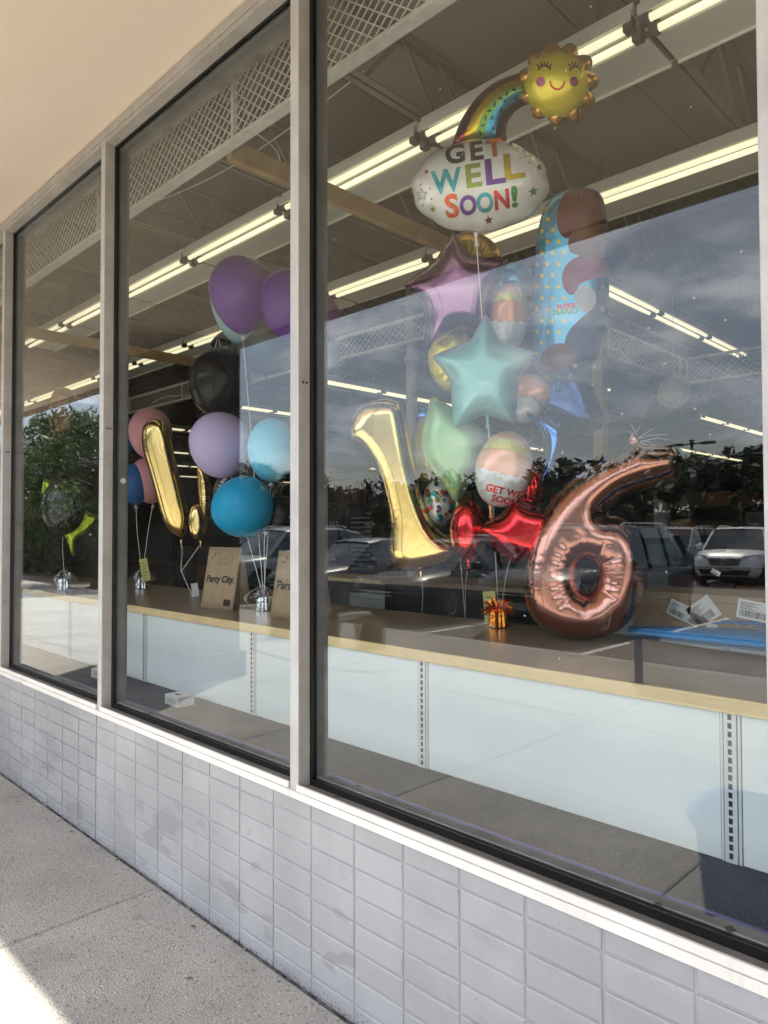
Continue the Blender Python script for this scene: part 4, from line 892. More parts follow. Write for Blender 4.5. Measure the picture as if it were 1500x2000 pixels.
for k in range(26):
    a = r_.uniform(0, 6.28); rr = math.sqrt(r_.random()); x, y = 858+rr*28*math.cos(a), 980+rr*38*math.sin(a)
    nm, c_ = r_.choice([('dab_red', (.6, .04, .04)), ('dab_green', (.04, .28, .08)), ('dab_teal', (.03, .28, .3)), ('dab_navy', (.03, .05, .2)), ('dab_orange', (.7, .2, .03))])
    dec(pd, K(nm, c_), [poly2(dpx(pd, circ(x, y, r_.uniform(3, 5), r_.uniform(4, 7), 9, a)))], 'printed_dab', .0025+.0004*k)
# tall patterned balloon (plain stand-in)
tall = foil_balloon(1115, 560, 1.52, [(1043, 560), (1046, 480), (1056, 420), (1075, 385), (1105, 368), (1145, 364), (1172, 376), (1184, 405), (1190, 470), (1191, 560), (1186, 640), (1165, 705), (1135, 738), (1095, 750), (1060, 744), (1042, 715), (1039, 650)], FM['sky'], 'tall blue foil balloon patterned with small yellow stars and colour patches', .115, .13, wa=.2, wf=.03, sm=2, name='patterned_balloon', seed=21, neck=(1090, 745), to=None)
def tp(pts, mt, nm='colour_patch', off=.003): dec(tall, mt, [poly2(smooth_poly(dpx(tall, pts), 2))], nm, off)
tp([(1150, 366), (1176, 378), (1186, 420), (1189, 520), (1188, 600), (1178, 660), (1155, 715), (1130, 738), (1112, 720), (1100, 690), (1105, 650), (1130, 622), (1160, 600), (1168, 540), (1160, 470), (1165, 420), (1150, 385)], K('patch_navy', (.015, .03, .09), .4, .0), off=.0025)
tp([(1098, 382), (1125, 366), (1160, 368), (1180, 392), (1184, 440), (1160, 436), (1135, 446), (1112, 472), (1093, 462), (1086, 430)], K('patch_red', (.11, .012, .008), .4, .0), off=.0035)
tp([(1108, 470), (1128, 446), (1160, 436), (1184, 444), (1186, 486), (1166, 498), (1150, 512), (1130, 500), (1112, 496)], K('patch_tan', (.17, .075, .04), .4, .0), off=.0045)
tp([(1186, 500), (1150, 498), (1118, 506), (1099, 528), (1097, 556), (1112, 578), (1124, 572), (1130, 556), (1152, 545), (1186, 540)], K('patch_rose', (.22, .02, .025), .4, .0), off=.004)
tp([(1122, 566), (1142, 556), (1160, 566), (1165, 590), (1150, 610), (1134, 606), (1122, 590)], K('patch_white', (.5, .5, .52), .4, .0), off=.005)
tp([(1054, 700), (1066, 676), (1096, 664), (1122, 676), (1124, 700), (1100, 718), (1070, 728), (1056, 718)], K('patch_brown', (.14, .055, .035), .4, .0), off=.005)
yl = []; r_ = random.Random(4)
patches = [(1135, 420, 52), (1150, 475, 40), (1132, 535, 38), (1142, 583, 25), (1140, 665, 48), (1085, 698, 32)]
for j in range(17):
    for i in range(7):
        x = 1050+i*21+(10 if j % 2 else 0)+(8 if j < 2 else 0); y = 388+j*21.5
        if any(math.hypot(x-a, y-b) < r for a, b, r in patches): continue
        q = dpx(tall, [(x, y)])[0]
        if not inside(np.array([q]), tall.out)[0] or seg_dist(np.array([q]), tall.out)[0][0] < .012: continue
        yl.append((q[0], q[1]))
for q in yl: dec(tall, K('print_star_yellow', (.78, .60, .10), .35, .3), [starface(q[0], q[1], 5.6*tall.s, 90+r_.uniform(-12, 12), .52)], 'printed_star', .003)
dec(tall, K('print_red', ()), [dtext(tall, 'SUPER', 1106, 597, 9, 2, .0008)], 'lettering', .005)
dec(tall, K('print_green2', (.06, .3, .12)), [dtext(tall, 'MARIO', 1105, 607, 11, 2, .0010)], 'lettering', .005)

# gold number one
g1 = foil_balloon(790, 945, 1.28, [(680, 838), (692, 805), (712, 785), (745, 778), (775, 780), (789, 792), (795, 825), (803, 870), (812, 915), (823, 965), (842, 1015), (862, 1040), (888, 1052), (899, 1068), (893, 1088), (868, 1103), (820, 1113), (790, 1116), (768, 1105), (757, 1085), (757, 1050), (759, 1015), (748, 965), (735, 918), (718, 888), (700, 870), (685, 860)],
                 FM['gold'], 'large shiny gold number one balloon standing near the middle mullion', .095, .078, wa=.10, wf=.024, sm=2, step=.0075, name='number_one_balloon', seed=22, neck=(822, 1118), to=(WG[0], WG[1], SZ))
# gold leaning bars in the middle window
foil_balloon(322, 935, 1.25, [(276, 855), (279, 832), (290, 820), (305, 817), (322, 824), (331, 842), (338, 875), (350, 925), (364, 980), (371, 1010), (368, 1035), (358, 1050), (346, 1048), (328, 1035), (316, 1010), (304, 965), (290, 915), (279, 880)],
             FM['gold'], 'tilted gold foil bar balloon in the middle window', .085, .062, wa=.14, wf=.024, sm=2, step=.0075, name='gold_bar_balloon', seed=23, neck=(354, 1056), to=(-4.95, 1.30, 1.17))
foil_balloon(398, 965, 1.42, [(384, 905), (398, 912), (410, 935), (414, 970), (409, 1010), (402, 1040), (390, 1054), (380, 1050), (385, 1020), (390, 990), (386, 950)],
             FM['gold'], 'smaller gold foil balloon behind the lavender and turquoise balloons', .05, .04, wa=.3, wf=.02, sm=2, step=.009, name='gold_bar_balloon', seed=24, neck=(392, 1058), to=(-4.95, 1.30, 1.17))
lb = foil_balloon(385, 1018, 1.30, circ(384, 1019, 16, 34, 30), FM['gold'], 'small quilted gold foil tail hanging beside the gold bar', .04, .035, wa=.4, wf=.018, sm=0, step=.007, name='gold_tail_balloon', seed=25)
# rose gold six
six = foil_balloon(1140, 1060, 1.42, [(1238, 858), (1262, 868), (1290, 868), (1322, 868), (1338, 885), (1338, 915), (1325, 940), (1290, 950), (1255, 958), (1222, 970), (1196, 990), (1180, 1006), (1212, 1008), (1242, 1026), (1262, 1060), (1267, 1102), (1261, 1152), (1242, 1200), (1206, 1236), (1160, 1250), (1112, 1248), (1064, 1232), (1034, 1202), (1022, 1155), (1023, 1105), (1034, 1050), (1060, 1000), (1090, 958), (1130, 920), (1175, 893), (1212, 878)],
                   FM['rose'], 'big rose gold number six balloon resting on the shelf at right', .125, .105, holes=[circ(1147, 1124, 14, 27, 24)], wa=.16, wf=.022, hwa=.07, sm=1, step=.0065, name='number_six_balloon', seed=26)
g = G(); a_ = np.array(px2(1140, 1060, six.s, [(1240, 872), (1240, 856), (1238, 848)])); g.tube([(a_[0][0], a_[0][1], 0), (a_[1][0], a_[1][1], .0), (a_[2][0], a_[2][1], .0)], [.035, .016, .02], 10); g.o('neck', FM['rose'], six.t, True)
# clear tails of plastic around the six
r_ = random.Random(8)
for k in range(9):
    g = G(); x0, y0 = px2(1140, 1060, six.s, [(1236+r_.uniform(-10, 15), 862)])[0]; an = r_.uniform(-.3, 1.9); ln = r_.uniform(.05, .16)
    g.tube([(x0, y0, 0), (x0+ln*.5*math.cos(an)+.01, y0+ln*.5*math.sin(an), .02), (x0+ln*math.cos(an), y0+ln*math.sin(an)-.02, .03)], [.0015, .001, .0008], 4); g.o('plastic_strand', M['ribbon'], six.t)
# round foils in the left panes
pl = foil_balloon(122, 990, 1.05, circ(123, 990, 44, 55, 40), FM['black'], 'black round balloon printed with game controllers in the left pane', .08, .11, wa=.3, wf=.03, name='printed_black_balloon', seed=31, neck=(123, 1043), to=(-6.154, .893, SZ+.07))
r_ = random.Random(9)
for k in range(17):
    a = k*2.4; rr = math.sqrt((k+.5)/17)*.86; x, y = 122+rr*38*math.cos(a), 990+rr*50*math.sin(a); an = r_.uniform(0, 3); mt = K('print_pale', (.42, .43, .42), .3, .2) if k % 5 else K('print_neon', (.55, .7, .05), .3, .2)
    pt = lambda u, v: (x+u*math.cos(an)-v*math.sin(an), y+u*math.sin(an)+v*math.cos(an))
    out = [pt(6*math.cos(q)+.0, 3.2*math.sin(q)*(1+.35*math.cos(2*q))) for q in np.linspace(0, 6.28, 14, endpoint=False)]; inn = [pt(4.9*math.cos(q), 2.2*math.sin(q)*(1+.35*math.cos(2*q))) for q in np.linspace(0, 6.28, 14, endpoint=False)]
    dec(pl, mt, [(dpx(pl, out+inn), [(i, (i+1) % 14, 14+(i+1) % 14, 14+i) for i in range(14)])], 'printed_controller', .003, .01)
foil_balloon(138, 1005, 1.30, [(84, 932), (100, 938), (120, 960), (160, 990), (182, 1006), (197, 1004), (192, 1020), (172, 1040), (152, 1052), (147, 1068), (147, 1086), (139, 1084), (134, 1062), (122, 1040), (96, 1010), (80, 970)], FM['neon'], 'crumpled neon yellow green foil star hanging behind the black printed balloon', .03, .03, wa=.55, wf=.02, name='star_balloon', seed=33)
foil_balloon(122, 800, 1.35, [(92, 820), (95, 785), (105, 762), (122, 755), (142, 762), (155, 785), (158, 820), (150, 850), (122, 862), (98, 850)], FM['brown'], 'dark brown foil balloon high in the left pane', .09, .09, wa=.4, wf=.03, name='round_foil_balloon', seed=34)
# black printed balloons in the middle bunch
pb = foil_balloon(452, 690, 1.40, circ(452, 695, 47, 52, 40), FM['black'], 'black printed balloon with white scribble above the glossy black one', .08, .1, wa=.2, wf=.04, name='printed_black_balloon', seed=35)
dec(pb, M['paper'], [stroke2(dpx(pb, [(409, 683), (413, 676), (417, 684), (421, 678), (424, 664), (428, 663), (430, 676), (428, 684)]), .0035), stroke2(dpx(pb, [(432, 675), (436, 684), (438, 676)]), .003), stroke2(dpx(pb, [(440, 684), (441, 677), (445, 680)]), .003)], 'white_scribble', .003)
pc = foil_balloon(480, 962, 1.38, circ(482, 965, 66, 58, 44), FM['navy'], 'navy black printed balloon with cheers lettering behind the turquoise one', .08, .12, wa=.2, wf=.04, name='printed_black_balloon', seed=36)
for i, ch in enumerate('CHEERS'):
    a = R(172+i*9.5); x, y = 482+54*math.cos(a), 965+47*math.sin(a)
    dec(pc, M['paper'], [dtext(pc, ch, x, y, 7.5, 90-math.degrees(a)-180+18, .0006)], 'lettering', .003)
dec(pc, M['paper'], [stroke2(dpx(pc, [(x, y) for x, y in ((522, 962), (531, 952), (533, 960), (527, 980), (535, 962), (547, 946))]), .004), stroke2(dpx(pc, [(488, 925), (490, 938), (496, 930), (500, 945)]), .003)], 'white_scribble', .003)
foil_balloon(505, 930, 1.30, [(486, 908), (500, 918), (520, 940), (540, 960), (525, 965), (500, 958), (486, 945)], FM['navy'], 'navy foil star point between the lavender and light blue balloons', .03, .03, wa=.2, wf=.03, name='star_balloon', seed=37)
# dark rounds right of the six
for x, y, r in ((1352, 925, 30), (1305, 945, 34)): foil_balloon(x, y, 2.1, circ(x, y, r, r*1.1, 30), FM['black'], 'dark crinkled foil balloon right of the six, ' + ('right one' if x > 1330 else 'left one'), .07, .08, wa=.4, wf=.03, name='round_foil_balloon', seed=int(x))

# ---- weights
def weight(x, y, z, s_, mt, label, tuft=60, curls=True):
    t = empty('balloon_weight', (x, y, z), label, 'balloon weight'); r_ = random.Random(int(abs(x*1000)))
    g = G(); n = 28; v = []; prof = [(.0, .0), (.028, .0), (.030, .004), (.027, .045), (.024, .062)]
    for (r, zz) in prof:
        for k in range(n): a = 2*math.pi*k/n; rr = r*(1+(.09 if k % 2 else -.05)); v.append((rr*math.cos(a)*s_, rr*math.sin(a)*s_, zz*s_))
    g.add(v, [(i*n+k, i*n+(k+1) % n, (i+1)*n+(k+1) % n, (i+1)*n+k) for i in range(4) for k in range(n)]); g.o('foil_base', mt, t)
    g = G()
    for k in range(tuft):
        a = r_.uniform(0, 6.28); e = r_.uniform(-.2, 1.3); L_ = r_.uniform(.035, .055)*s_; c0 = Vector((.012*math.cos(a)*s_, .012*math.sin(a)*s_, .060*s_)); d = Vector((math.cos(a)*math.cos(e), math.sin(a)*math.cos(e), math.sin(e)))
        wv = d.cross(Vector((r_.uniform(-1, 1), r_.uniform(-1, 1), r_.uniform(-1, 1)))).normalized()*.0028*s_; m1 = c0+d*L_*.6; m2 = c0+d*L_+Vector((0, 0, -.012*s_))
        g.add([c0-wv, c0+wv, m1+wv, m1-wv, m2+wv*.8, m2-wv*.8], [(0, 1, 2, 3), (3, 2, 4, 5)])
    stuff(g.o('tinsel_tuft', mt, t))
    if curls:
        g = G()
        for k in range(11):
            a = r_.uniform(0, 6.28); rr = r_.uniform(.03, .075)*s_; pts = []
            for q in range(9):
                u = q/8; pts.append((rr*math.sin(math.pi*u*.9)*math.cos(a+.3*u)*1.1, rr*math.sin(math.pi*u*.9)*math.sin(a+.3*u)*1.1, (.11-.10*u)*s_))
            for i in range(8): g.bar(pts[i], pts[i+1], .0035*s_, .0008)
        stuff(g.o('ribbon_loops', M['ribbon'], t))
    return t
weight(-6.154, .893, SZ, 1.6, M['silver'], 'silver tinsel balloon weight under the printed black balloon in the left pane')
weight(W1[0], W1[1], SZ, 1.6, M['silver'], 'silver tinsel balloon weight with yellow green tag right of the left mullion')
weight(W2[0], W2[1], SZ, 1.45, M['silver'], 'silver balloon weight wrapped in curled white ribbon between the two paper bags', 40)
weight(WT[0], WT[1], SZ, 1.55, M['copper_foil'], 'orange tinsel balloon weight on the shelf left of the number six', 110, False)
def paper_tag(px_, y, wpx, hpx, Y, mt, label, rot=-8, lines=5):
    t, s = frame_empty('paper_tag', px_, y, Y, label, 'tag', roll=rot); w_, h_ = wpx*s, hpx*s
    g = G()
    for k in range(7):
        v = -h_/2+h_*k/6; b_ = .004*math.sin(k*1.1); g.v += [(-w_/2, v, b_), (w_/2, v, b_+.003)]
        if k: n = 2*k; g.f.append((n-2, n-1, n+1, n))
    g.mi = [0]*6; o = g.o('paper', mt, t); so2 = o.modifiers.new('s', 'SOLIDIFY'); so2.thickness = .0004
    for k in range(lines): G().add([(-w_*.36, h_*(.33-.14*k), .0062), (w_*(.1+.25*(k % 2)), h_*(.33-.14*k), .0085), (w_*(.1+.25*(k % 2)), h_*(.30-.14*k), .0085), (-w_*.36, h_*(.30-.14*k), .0062)], [(3, 2, 1, 0)]).o('tag_writing', M['ink_soft'], t)
paper_tag(957, 1186, 24, 62, 1.60, M['yellow_paper'], 'yellow paper tag hanging behind the orange tinsel weight', 4)
paper_tag(283, 1113, 15, 44, 1.32, M['yellow_paper'], 'yellow green paper tag on the ribbon right of the left mullion', 10)
t, s = frame_empty('paper_tag', 381, 1152, 1.33, 'white paper tag hanging on the ribbon under the gold bar balloons', 'tag', roll=8)
bevel(G().box(-6.5*s, 6.5*s, -13*s, 13*s, -.0004, .0004).o('paper', M['paper'], t), .0002); ribbon(t, (-4.95, 1.30, 1.18), onY(379, 1172, 1.33), .004, 0)
g = G().lathe([(0, .01), (.02, .008), (.033, .003), (.036, 0)], (0, 0, 0), 16); o = tag(g.o('tape_blob', M['plastic_wrap'], None, True), 'crumpled clear tape holding the white tag ribbon to the shelf', 'tape'); o.location = (-4.87, 1.36, SZ)

# ---- kraft bags
def quadpt(Q, u, v):
    a, b, c, d = [Vector(q) for q in Q]; return (a.lerp(b, u)).lerp(d.lerp(c, u), v)
def paper_bag(bl, br, dep, h, lean, label, words):
    """standing flat bottomed bag whose top is pinched into one line; bl,br: front bottom corners on the shelf"""
    bl = Vector(bl); br = Vector(br); d = (br-bl).normalized(); n = Vector((-d.y, d.x, 0))
    if n.y < 0: n = -n
    t = empty('paper_bag', bl, label, 'bag'); up_ = Vector((0, 0, 1))
    A, B = bl, br; D_, E_ = bl+n*dep, br+n*dep
    TA = bl+n*dep*.5+up_*h+d*lean; TB = br+n*dep*.5+up_*h+d*lean
    m_ = lambda p: tuple(p-bl)
    def sheet(P0, P1, P2, P3, nm, mt):
        g = G(); nn = 8
        for j in range(nn+1):
            for i in range(nn+1):
                p = P0.lerp(P1, i/nn).lerp(P3.lerp(P2, i/nn), j/nn); q = (P1-P0).cross(P3-P0).normalized()*(.0025*math.sin(i*1.3+j*.7)*math.sin(math.pi*i/nn)); g.v.append(m_(p+q))
        g.f = [(j*(nn+1)+i, j*(nn+1)+i+1, (j+1)*(nn+1)+i+1, (j+1)*(nn+1)+i) for j in range(nn) for i in range(nn)]; g.mi = [0]*len(g.f)
        o = g.o(nm, mt, t, True); s__ = o.modifiers.new('s', 'SOLIDIFY'); s__.thickness = .0008; return o
    sheet(A, B, TB, TA, 'front_panel', M['kraft']); sheet(E_, D_, TA, TB, 'back_panel', M['kraft'])
    mid = (B+E_)/2-d*.03
    sheet(B, mid, (TB+d*-.001), TB, 'gusset', M['kraft_dark']); sheet(mid, E_, TB, TB-d*.001, 'gusset', M['kraft_dark'])
    sheet(D_, A, TA, TA+d*.001, 'gusset', M['kraft_dark']); sheet(A, D_, E_, B, 'base', M['kraft_dark'])
    fn = (B-A).cross(TA-A).normalized()
    if fn.y > 0: fn = -fn
    W_ = (B-A).length; H_ = (TA-A).length
    def put(g2, nm, mt, off=.0036):
        V, Fs = g2; bm = bmesh.new(); vs = [bm.verts.new((x, y, 0)) for x, y in V]
        for f in Fs:
            try: bm.faces.new([vs[i] for i in f])
            except ValueError: pass
        for v in bm.verts:
            u, vv = v.co.x/W_, v.co.y/H_; v.co = quadpt((A, B, TB, TA), u, vv)-bl+fn*off
        me = bpy.data.meshes.new(nm); bm.to_mesh(me); bm.free(); me.materials.append(mt); link(nm, me, None, t)
    put(text2(words, W_*.205, W_*.50, H_*.475, 0, .0014, sx=.98, shear=.12), 'lettering', M['ink'])
    g2 = []
    for k in range(14): w_ = W_*.009*(1+(k*7 % 3)*.5); x = W_*(.70+.0145*k); g2.append(([(x, H_*.06), (x+w_, H_*.06), (x+w_, H_*.165), (x, H_*.165)], [(0, 1, 2, 3)]))
    put(join2(*g2), 'barcode', M['ink'])
    put(join2(stroke2([(W_*.36, H_*.97), (W_*.34, H_*.78), (W_*.42, H_*.72), (W_*.70, H_*.735), (W_*.80, H_*.80), (W_*.80, H_*.95)], .0032), stroke2([(W_*.42, H_*.96), (W_*.41, H_*.79), (W_*.70, H_*.80), (W_*.72, H_*.95)], .0024)), 'handle_outline', M['ink_soft'])
    put(join2(stroke2([(W_*.12, H_*.83), (W_*.20, H_*.83)], .003), stroke2([(W_*.13, H_*.815), (W_*.19, H_*.815)], .002), stroke2([(W_*.24, H_*.85), (W_*.24, H_*.89)], .003), ([(W_*.215, H_*.885), (W_*.265, H_*.885), (W_*.24, H_*.905)], [(0, 1, 2)])), 'small_print', M['ink'])
    return t
def shelf_pt(x, y): p = onZ(x, y, SZ); return (p[0], p[1], SZ)
paper_bag(shelf_pt(391, 1187), shelf_pt(454, 1193), .17, .39, -.012, 'kraft paper bag with black shop lettering, left one of the two', 'Party City.')
q = shelf_pt(527, 1205); paper_bag(q, shelf_pt(612, 1213), .17, .38, -.01, 'kraft paper bag half hidden by the middle mullion, right one of the two', 'Party City.')

# ---- dark heat sealers on the shelf at left
def sealer(px_, y, ln, label, rz):
    p = onZ(px_, y, SZ); t = empty('tool_case', (p[0], p[1], SZ), label, 'case', rz=rz)
    g = G().add([(-ln/2, -.05, 0), (ln/2, -.05, 0), (ln/2, .05, 0), (-ln/2, .05, 0), (-ln/2+.02, -.04, .045), (ln/2-.03, -.04, .045), (ln/2-.03, .04, .045), (-ln/2+.02, .04, .045)], [(0,3,2,1),(4,5,6,7),(0,1,5,4),(1,2,6,5),(2,3,7,6),(3,0,4,7)]); bevel(g.o('case_body', M['grey_plastic'], t), .008)
    G().lathe([(0, .02), (.015, .018), (.017, 0), (.015, -.015)], (-ln/2-.005, 0, .03), 12, ax=(-1, 0, 0)).o('knob', M['grey_plastic'], t, True)
    G().lathe([(0, .004), (.006, .003), (.007, 0)], (-ln/4, -.046, .03), 10, ax=(0, -1, 0)).o('screw', M['silver'], t)
sealer(66, 1150, .34, 'flat dark grey plastic case on the shelf, leftmost one', R(-12)); sealer(146, 1160, .30, 'flat dark grey plastic case on the shelf left of the left mullion', R(-12))

# ---- cardboard box with shipping labels, blue wrapped package
p0 = onZ(1258, 1262, SZ)
cb = empty('cardboard_box', (-1.58, 1.86, SZ), 'long cardboard box with white shipping labels at the right end of the shelf', 'box')
bx_ = bevel(wpart(G().box(-1.58, .4, 1.80, 2.15, .62, 1.19), 'carton_body', M['kraft_dark'], cb), .004)
cb.location = (-1.58, 1.86, SZ); 
wpart(G().box(-1.0, -.997, 1.797, 1.7995, .63, 1.18), 'flap_seam', M['ink_soft'], cb)
wpart(G().box(-1.57, .39, 1.797, 1.7994, 1.155, 1.158), 'flap_seam', M['ink_soft'], cb)
def label_on(cxp, cyp, wpx, hpx, rot, seed):
    t_ = onY(cxp, cyp, 1.795); s_ = depth(t_)/F; w_, h_ = wpx*s_*1.15, hpx*s_; c_, sn = math.cos(R(rot)), math.sin(R(rot)); r_ = random.Random(seed)
    T = lambda u, v, o_: (t_[0]+(u*c_-v*sn), 1.7955-o_, t_[2]+u*sn+v*c_)
    def q(u0, u1, v0, v1, nm, mt, o_):
        g = G().add([T(u0, v0, o_), T(u1, v0, o_), T(u1, v1, o_), T(u0, v1, o_)], [(0, 1, 2, 3)]); return wpart(g, nm, mt, cb)
    q(-w_/2, w_/2, -h_/2, h_/2, 'shipping_label', M['paper'], 0); g = G()
    for k in range(20):
        u = -w_*.42+w_*.036*k; ww = w_*.012*r_.choice([1, 2, 1.4]); g.add([T(u, -h_*.38, .001), T(u+ww, -h_*.38, .001), T(u+ww, -h_*.05, .001), T(u, -h_*.05, .001)], [(0, 1, 2, 3)])
    for k in range(5): g.add([T(-w_*.42, h_*(.36-.08*k), .001), T(-w_*.42+w_*r_.uniform(.2, .7), h_*(.36-.08*k), .001), T(-w_*.42+w_*.3, h_*(.33-.08*k), .001), T(-w_*.42, h_*(.33-.08*k), .001)], [(0, 1, 2, 3)])
    wpart(g, 'label_print', M['ink'], cb)
label_on(1325, 1192, 36, 32, -22, 1); label_on(1374, 1195, 46, 46, 38, 2); label_on(1477, 1194, 62, 38, -8, 3); label_on(1398, 1118, 15, 9, -28, 4); label_on(1370, 1218, 52, 24, -24, 5)
bp = empty('wrapped_package', (-1.2, 1.66, SZ), 'blue mesh goods in clear plastic wrap lying at the right end of the shelf', 'package')
g = G(); nu, nv = 26, 8; bl_ = []
def blob(x0, x1, y0, y1, h, seed):
    g = G(); r_ = random.Random(seed); nu, nv = 24, 12
    for i in range(nu+1):
        u = i/nu; x = x0+(x1-x0)*u; sc = math.sin(math.pi*min(max(u, .02), .98))**.35
        for j in range(nv):
            a = 2*math.pi*j/nv; rr = 1+r_.uniform(-.05, .05); g.v.append((x, (y0+y1)/2+(y1-y0)/2*math.cos(a)*sc*rr, SZ+.001+max(0, h*.5*(1+math.sin(a)*sc*rr)*(.7+.3*u))))
    g.f = [(i*nv+j, (i+1)*nv+j, (i+1)*nv+(j+1) % nv, i*nv+(j+1) % nv) for i in range(nu) for j in range(nv)]; g.mi = [0]*len(g.f); return g
wpart(blob(-1.50, .3, 1.50, 1.74, .12, 1), 'blue_netting', M['blue_plastic'], bp, True); wpart(blob(-1.32, .3, 1.42, 1.68, .07, 2), 'plastic_wrap', M['plastic_wrap'], bp, True)
g = G()
for i in range(22):
    for j in range(3):
        cx_, cy_ = -1.1+i*.055+(.027 if j % 2 else 0), 1.53+j*.05; g.tube([(cx_+.022*math.cos(a), cy_+.022*math.sin(a), SZ+.115+.006*math.sin(i)) for a in np.linspace(0, 6.283, 7)], .002, 4)
stuff(wpart(g, 'hexagon_netting', M['blue_plastic'], bp))

# ---- back of the shop
def counter(x0, x1, y0, y1, h, mt, label, top=M['shelf_edge']):
    t = empty('counter', (x0, y0, .003), label, 'counter'); wpart(G().box(x0, x1, y0, y1, .003, h-.04), 'cabinet', mt, t); bevel(wpart(G().box(x0-.02, x1+.02, y0-.02, y1+.02, h-.039, h), 'counter_top', top, t), .004)
    wpart(G().box(x0+.02, x1-.02, y0-.012, y0-.002, .05, h-.10), 'front_panel', mt, t); return t
counter(-4.35, -2.75, 2.9, 3.5, 1.06, M['black'], 'black checkout counter with pale wood top behind the shelf', M['kraft_dark'])
counter(-2.70, -1.9, 2.92, 3.4, 1.0, M['greypanel'], 'grey laminate counter end behind the orange weight', M['greypanel'])
t = counter(-6.0, -4.45, 3.4, 3.9, 1.0, M['grey_plastic'], 'dark counter with pegboard front left of the black counter', M['shelf_edge'])
g = G().box(-5.3, -4.6, 3.36, 3.385, .62, .86)
wpart(g, 'pegboard', M['greypanel'], t); g = G()
for i in range(13):
    for j in range(4): g.box(-5.27+i*.052, -5.26+i*.052, 3.358, 3.3595, .65+j*.055, .66+j*.055)
stuff(wpart(g, 'peg_holes', M['slot'], t))
palette = [mat('goods_%s' % n, c, .6) for n, c in [('brown', (.12, .07, .04)), ('navy', (.03, .04, .09)), ('grey', (.14, .14, .14)), ('cream', (.32, .29, .22)), ('teal', (.03, .12, .13)), ('maroon', (.12, .02, .02)), ('orange', (.30, .10, .02)), ('white', (.4, .4, .4)), ('green', (.04, .10, .04))]]
pbm = []
for k, mt in enumerate(palette):
    me = G().box(-.5, .5, -.5, .5, 0, 1).me('goods_box'); me.materials.append(mt); pbm.append(me)
def rack(x0, x1, y, h, label, rz=0, dep=.4):
    t = empty('store_rack', ((x0+x1)/2, y, .003), label, 'shelving', None, rz); L_ = (x1-x0)
    G().box(-L_/2, L_/2, dep/2-.02, dep/2, 0, h).o('back_panel', M['wall_in'], t)
    for x in (-L_/2, L_/2-.03): G().box(x, x+.03, -dep/2, dep/2-.02, 0, h).o('upright', M['black'], t)
    z = .1; lv = []
    while z < h-.2: G().box(-L_/2+.03, L_/2-.03, -dep/2, dep/2-.02, z, z+.03).o('shelf_board', M['black'], t); lv.append(z+.03); z += .42
    for zz in lv:
        x = -L_/2+.05
        while x < L_/2-.3:
            w_ = rnd.uniform(.22, .5); hh = rnd.uniform(.15, .34); o = bpy.data.objects.new('goods_box', rnd.choice(pbm)); C.objects.link(o); o.scale = (w_, .25, hh)
            cz, sz_ = math.cos(rz), math.sin(rz); lx = x+w_/2; ly = -.03; o.location = (t.location.x+lx*cz-ly*sz_, t.location.y+lx*sz_+ly*cz, .003+zz); o.rotation_euler = (0, 0, rz)
            cn_ = palette[pbm.index(o.data)].name.replace('goods_', ''); tag(o, f'{cn_} goods box on the dim rack {label.split("goods, ")[1]}', 'box', f'{cn_} goods boxes on the rack {label.split("goods, ")[1]}'); x += w_+rnd.uniform(.01, .12)
for k, (x0, x1, y, h) in enumerate([(-13.5, -9.5, 9.5, 2.2), (-9.0, -5.2, 7.8, 2.1), (-4.8, -2.0, 9.0, 2.0), (-1.5, 2.0, 10.5, 2.3), (-5.6, -1.0, 13.5, 2.3), (-20.0, -15.5, 10.0, 2.2), (-12.5, -9.6, 5.6, 1.7)]):
    rack(x0, x1, y, h, 'dark shelving rack loaded with goods, ' + ['far left', 'behind the gold number one', 'behind the red balloons', 'far right', 'deepest in the middle', 'furthest left', 'behind the middle window bunch'][k])
# aisle number sign
t = empty('aisle_sign', (-6.7, 6.5, 1.9), 'dark hanging sign reading 365 left of the gold number one', 'sign'); p = onY(652, 1026, 6.2); t.location = (p[0], 6.2, p[2])
G().box(-.32, .32, 0, .02, -.22, .22).o('sign_board', M['black'], t); v, f = text2('365', .17, 0, 0); G().add([(a, -.002, b) for a, b in v], f).o('sign_lettering', M['paper'], t)
p = onY(683, 960, 7.4); t = empty('wall_picture', (p[0], 7.4, p[2]), 'dull orange picture panel high behind the gold number one', 'picture'); G().box(-.42, .42, 0, .03, -.22, .22).o('panel', mat('rust_print', (.20, .07, .02), .6, var=.3), t); bevel(G().box(-.45, .45, .01, .02, -.25, .25).o('frame', M['black'], t), .004)
p = onY(705, 1055, 5.4); t = empty('fabric_banner', (p[0], 5.4, p[2]), 'dark banner with rows of white writing behind the gold number one', 'banner'); G().box(-.24, .24, 0, .01, -.5, .35).o('cloth', M['black'], t)
g = G()
for k in range(12):
    x = -.21
    while x < .17: w_ = rnd.uniform(.02, .07); g.box(x, x+w_, -.003, -.001, .30-.065*k, .325-.065*k); x += w_+.012
stuff(g.o('small_writing', M['greypanel'], t))
# pale portal frame right
p = onY(1225, 985, 7.0); t = empty('display_portal', (p[0], 7.0, p[2]), 'pale square display portal at right behind the top of the number six', 'display')
for a in ((-.5, -.34, -.42, .42), (.34, .5, -.42, .42), (-.34, .34, .26, .42), (-.34, .34, -.42, -.3)): G().box(a[0], a[1], 0, .1, a[2], a[3]).o('border', M['greypanel'], t)
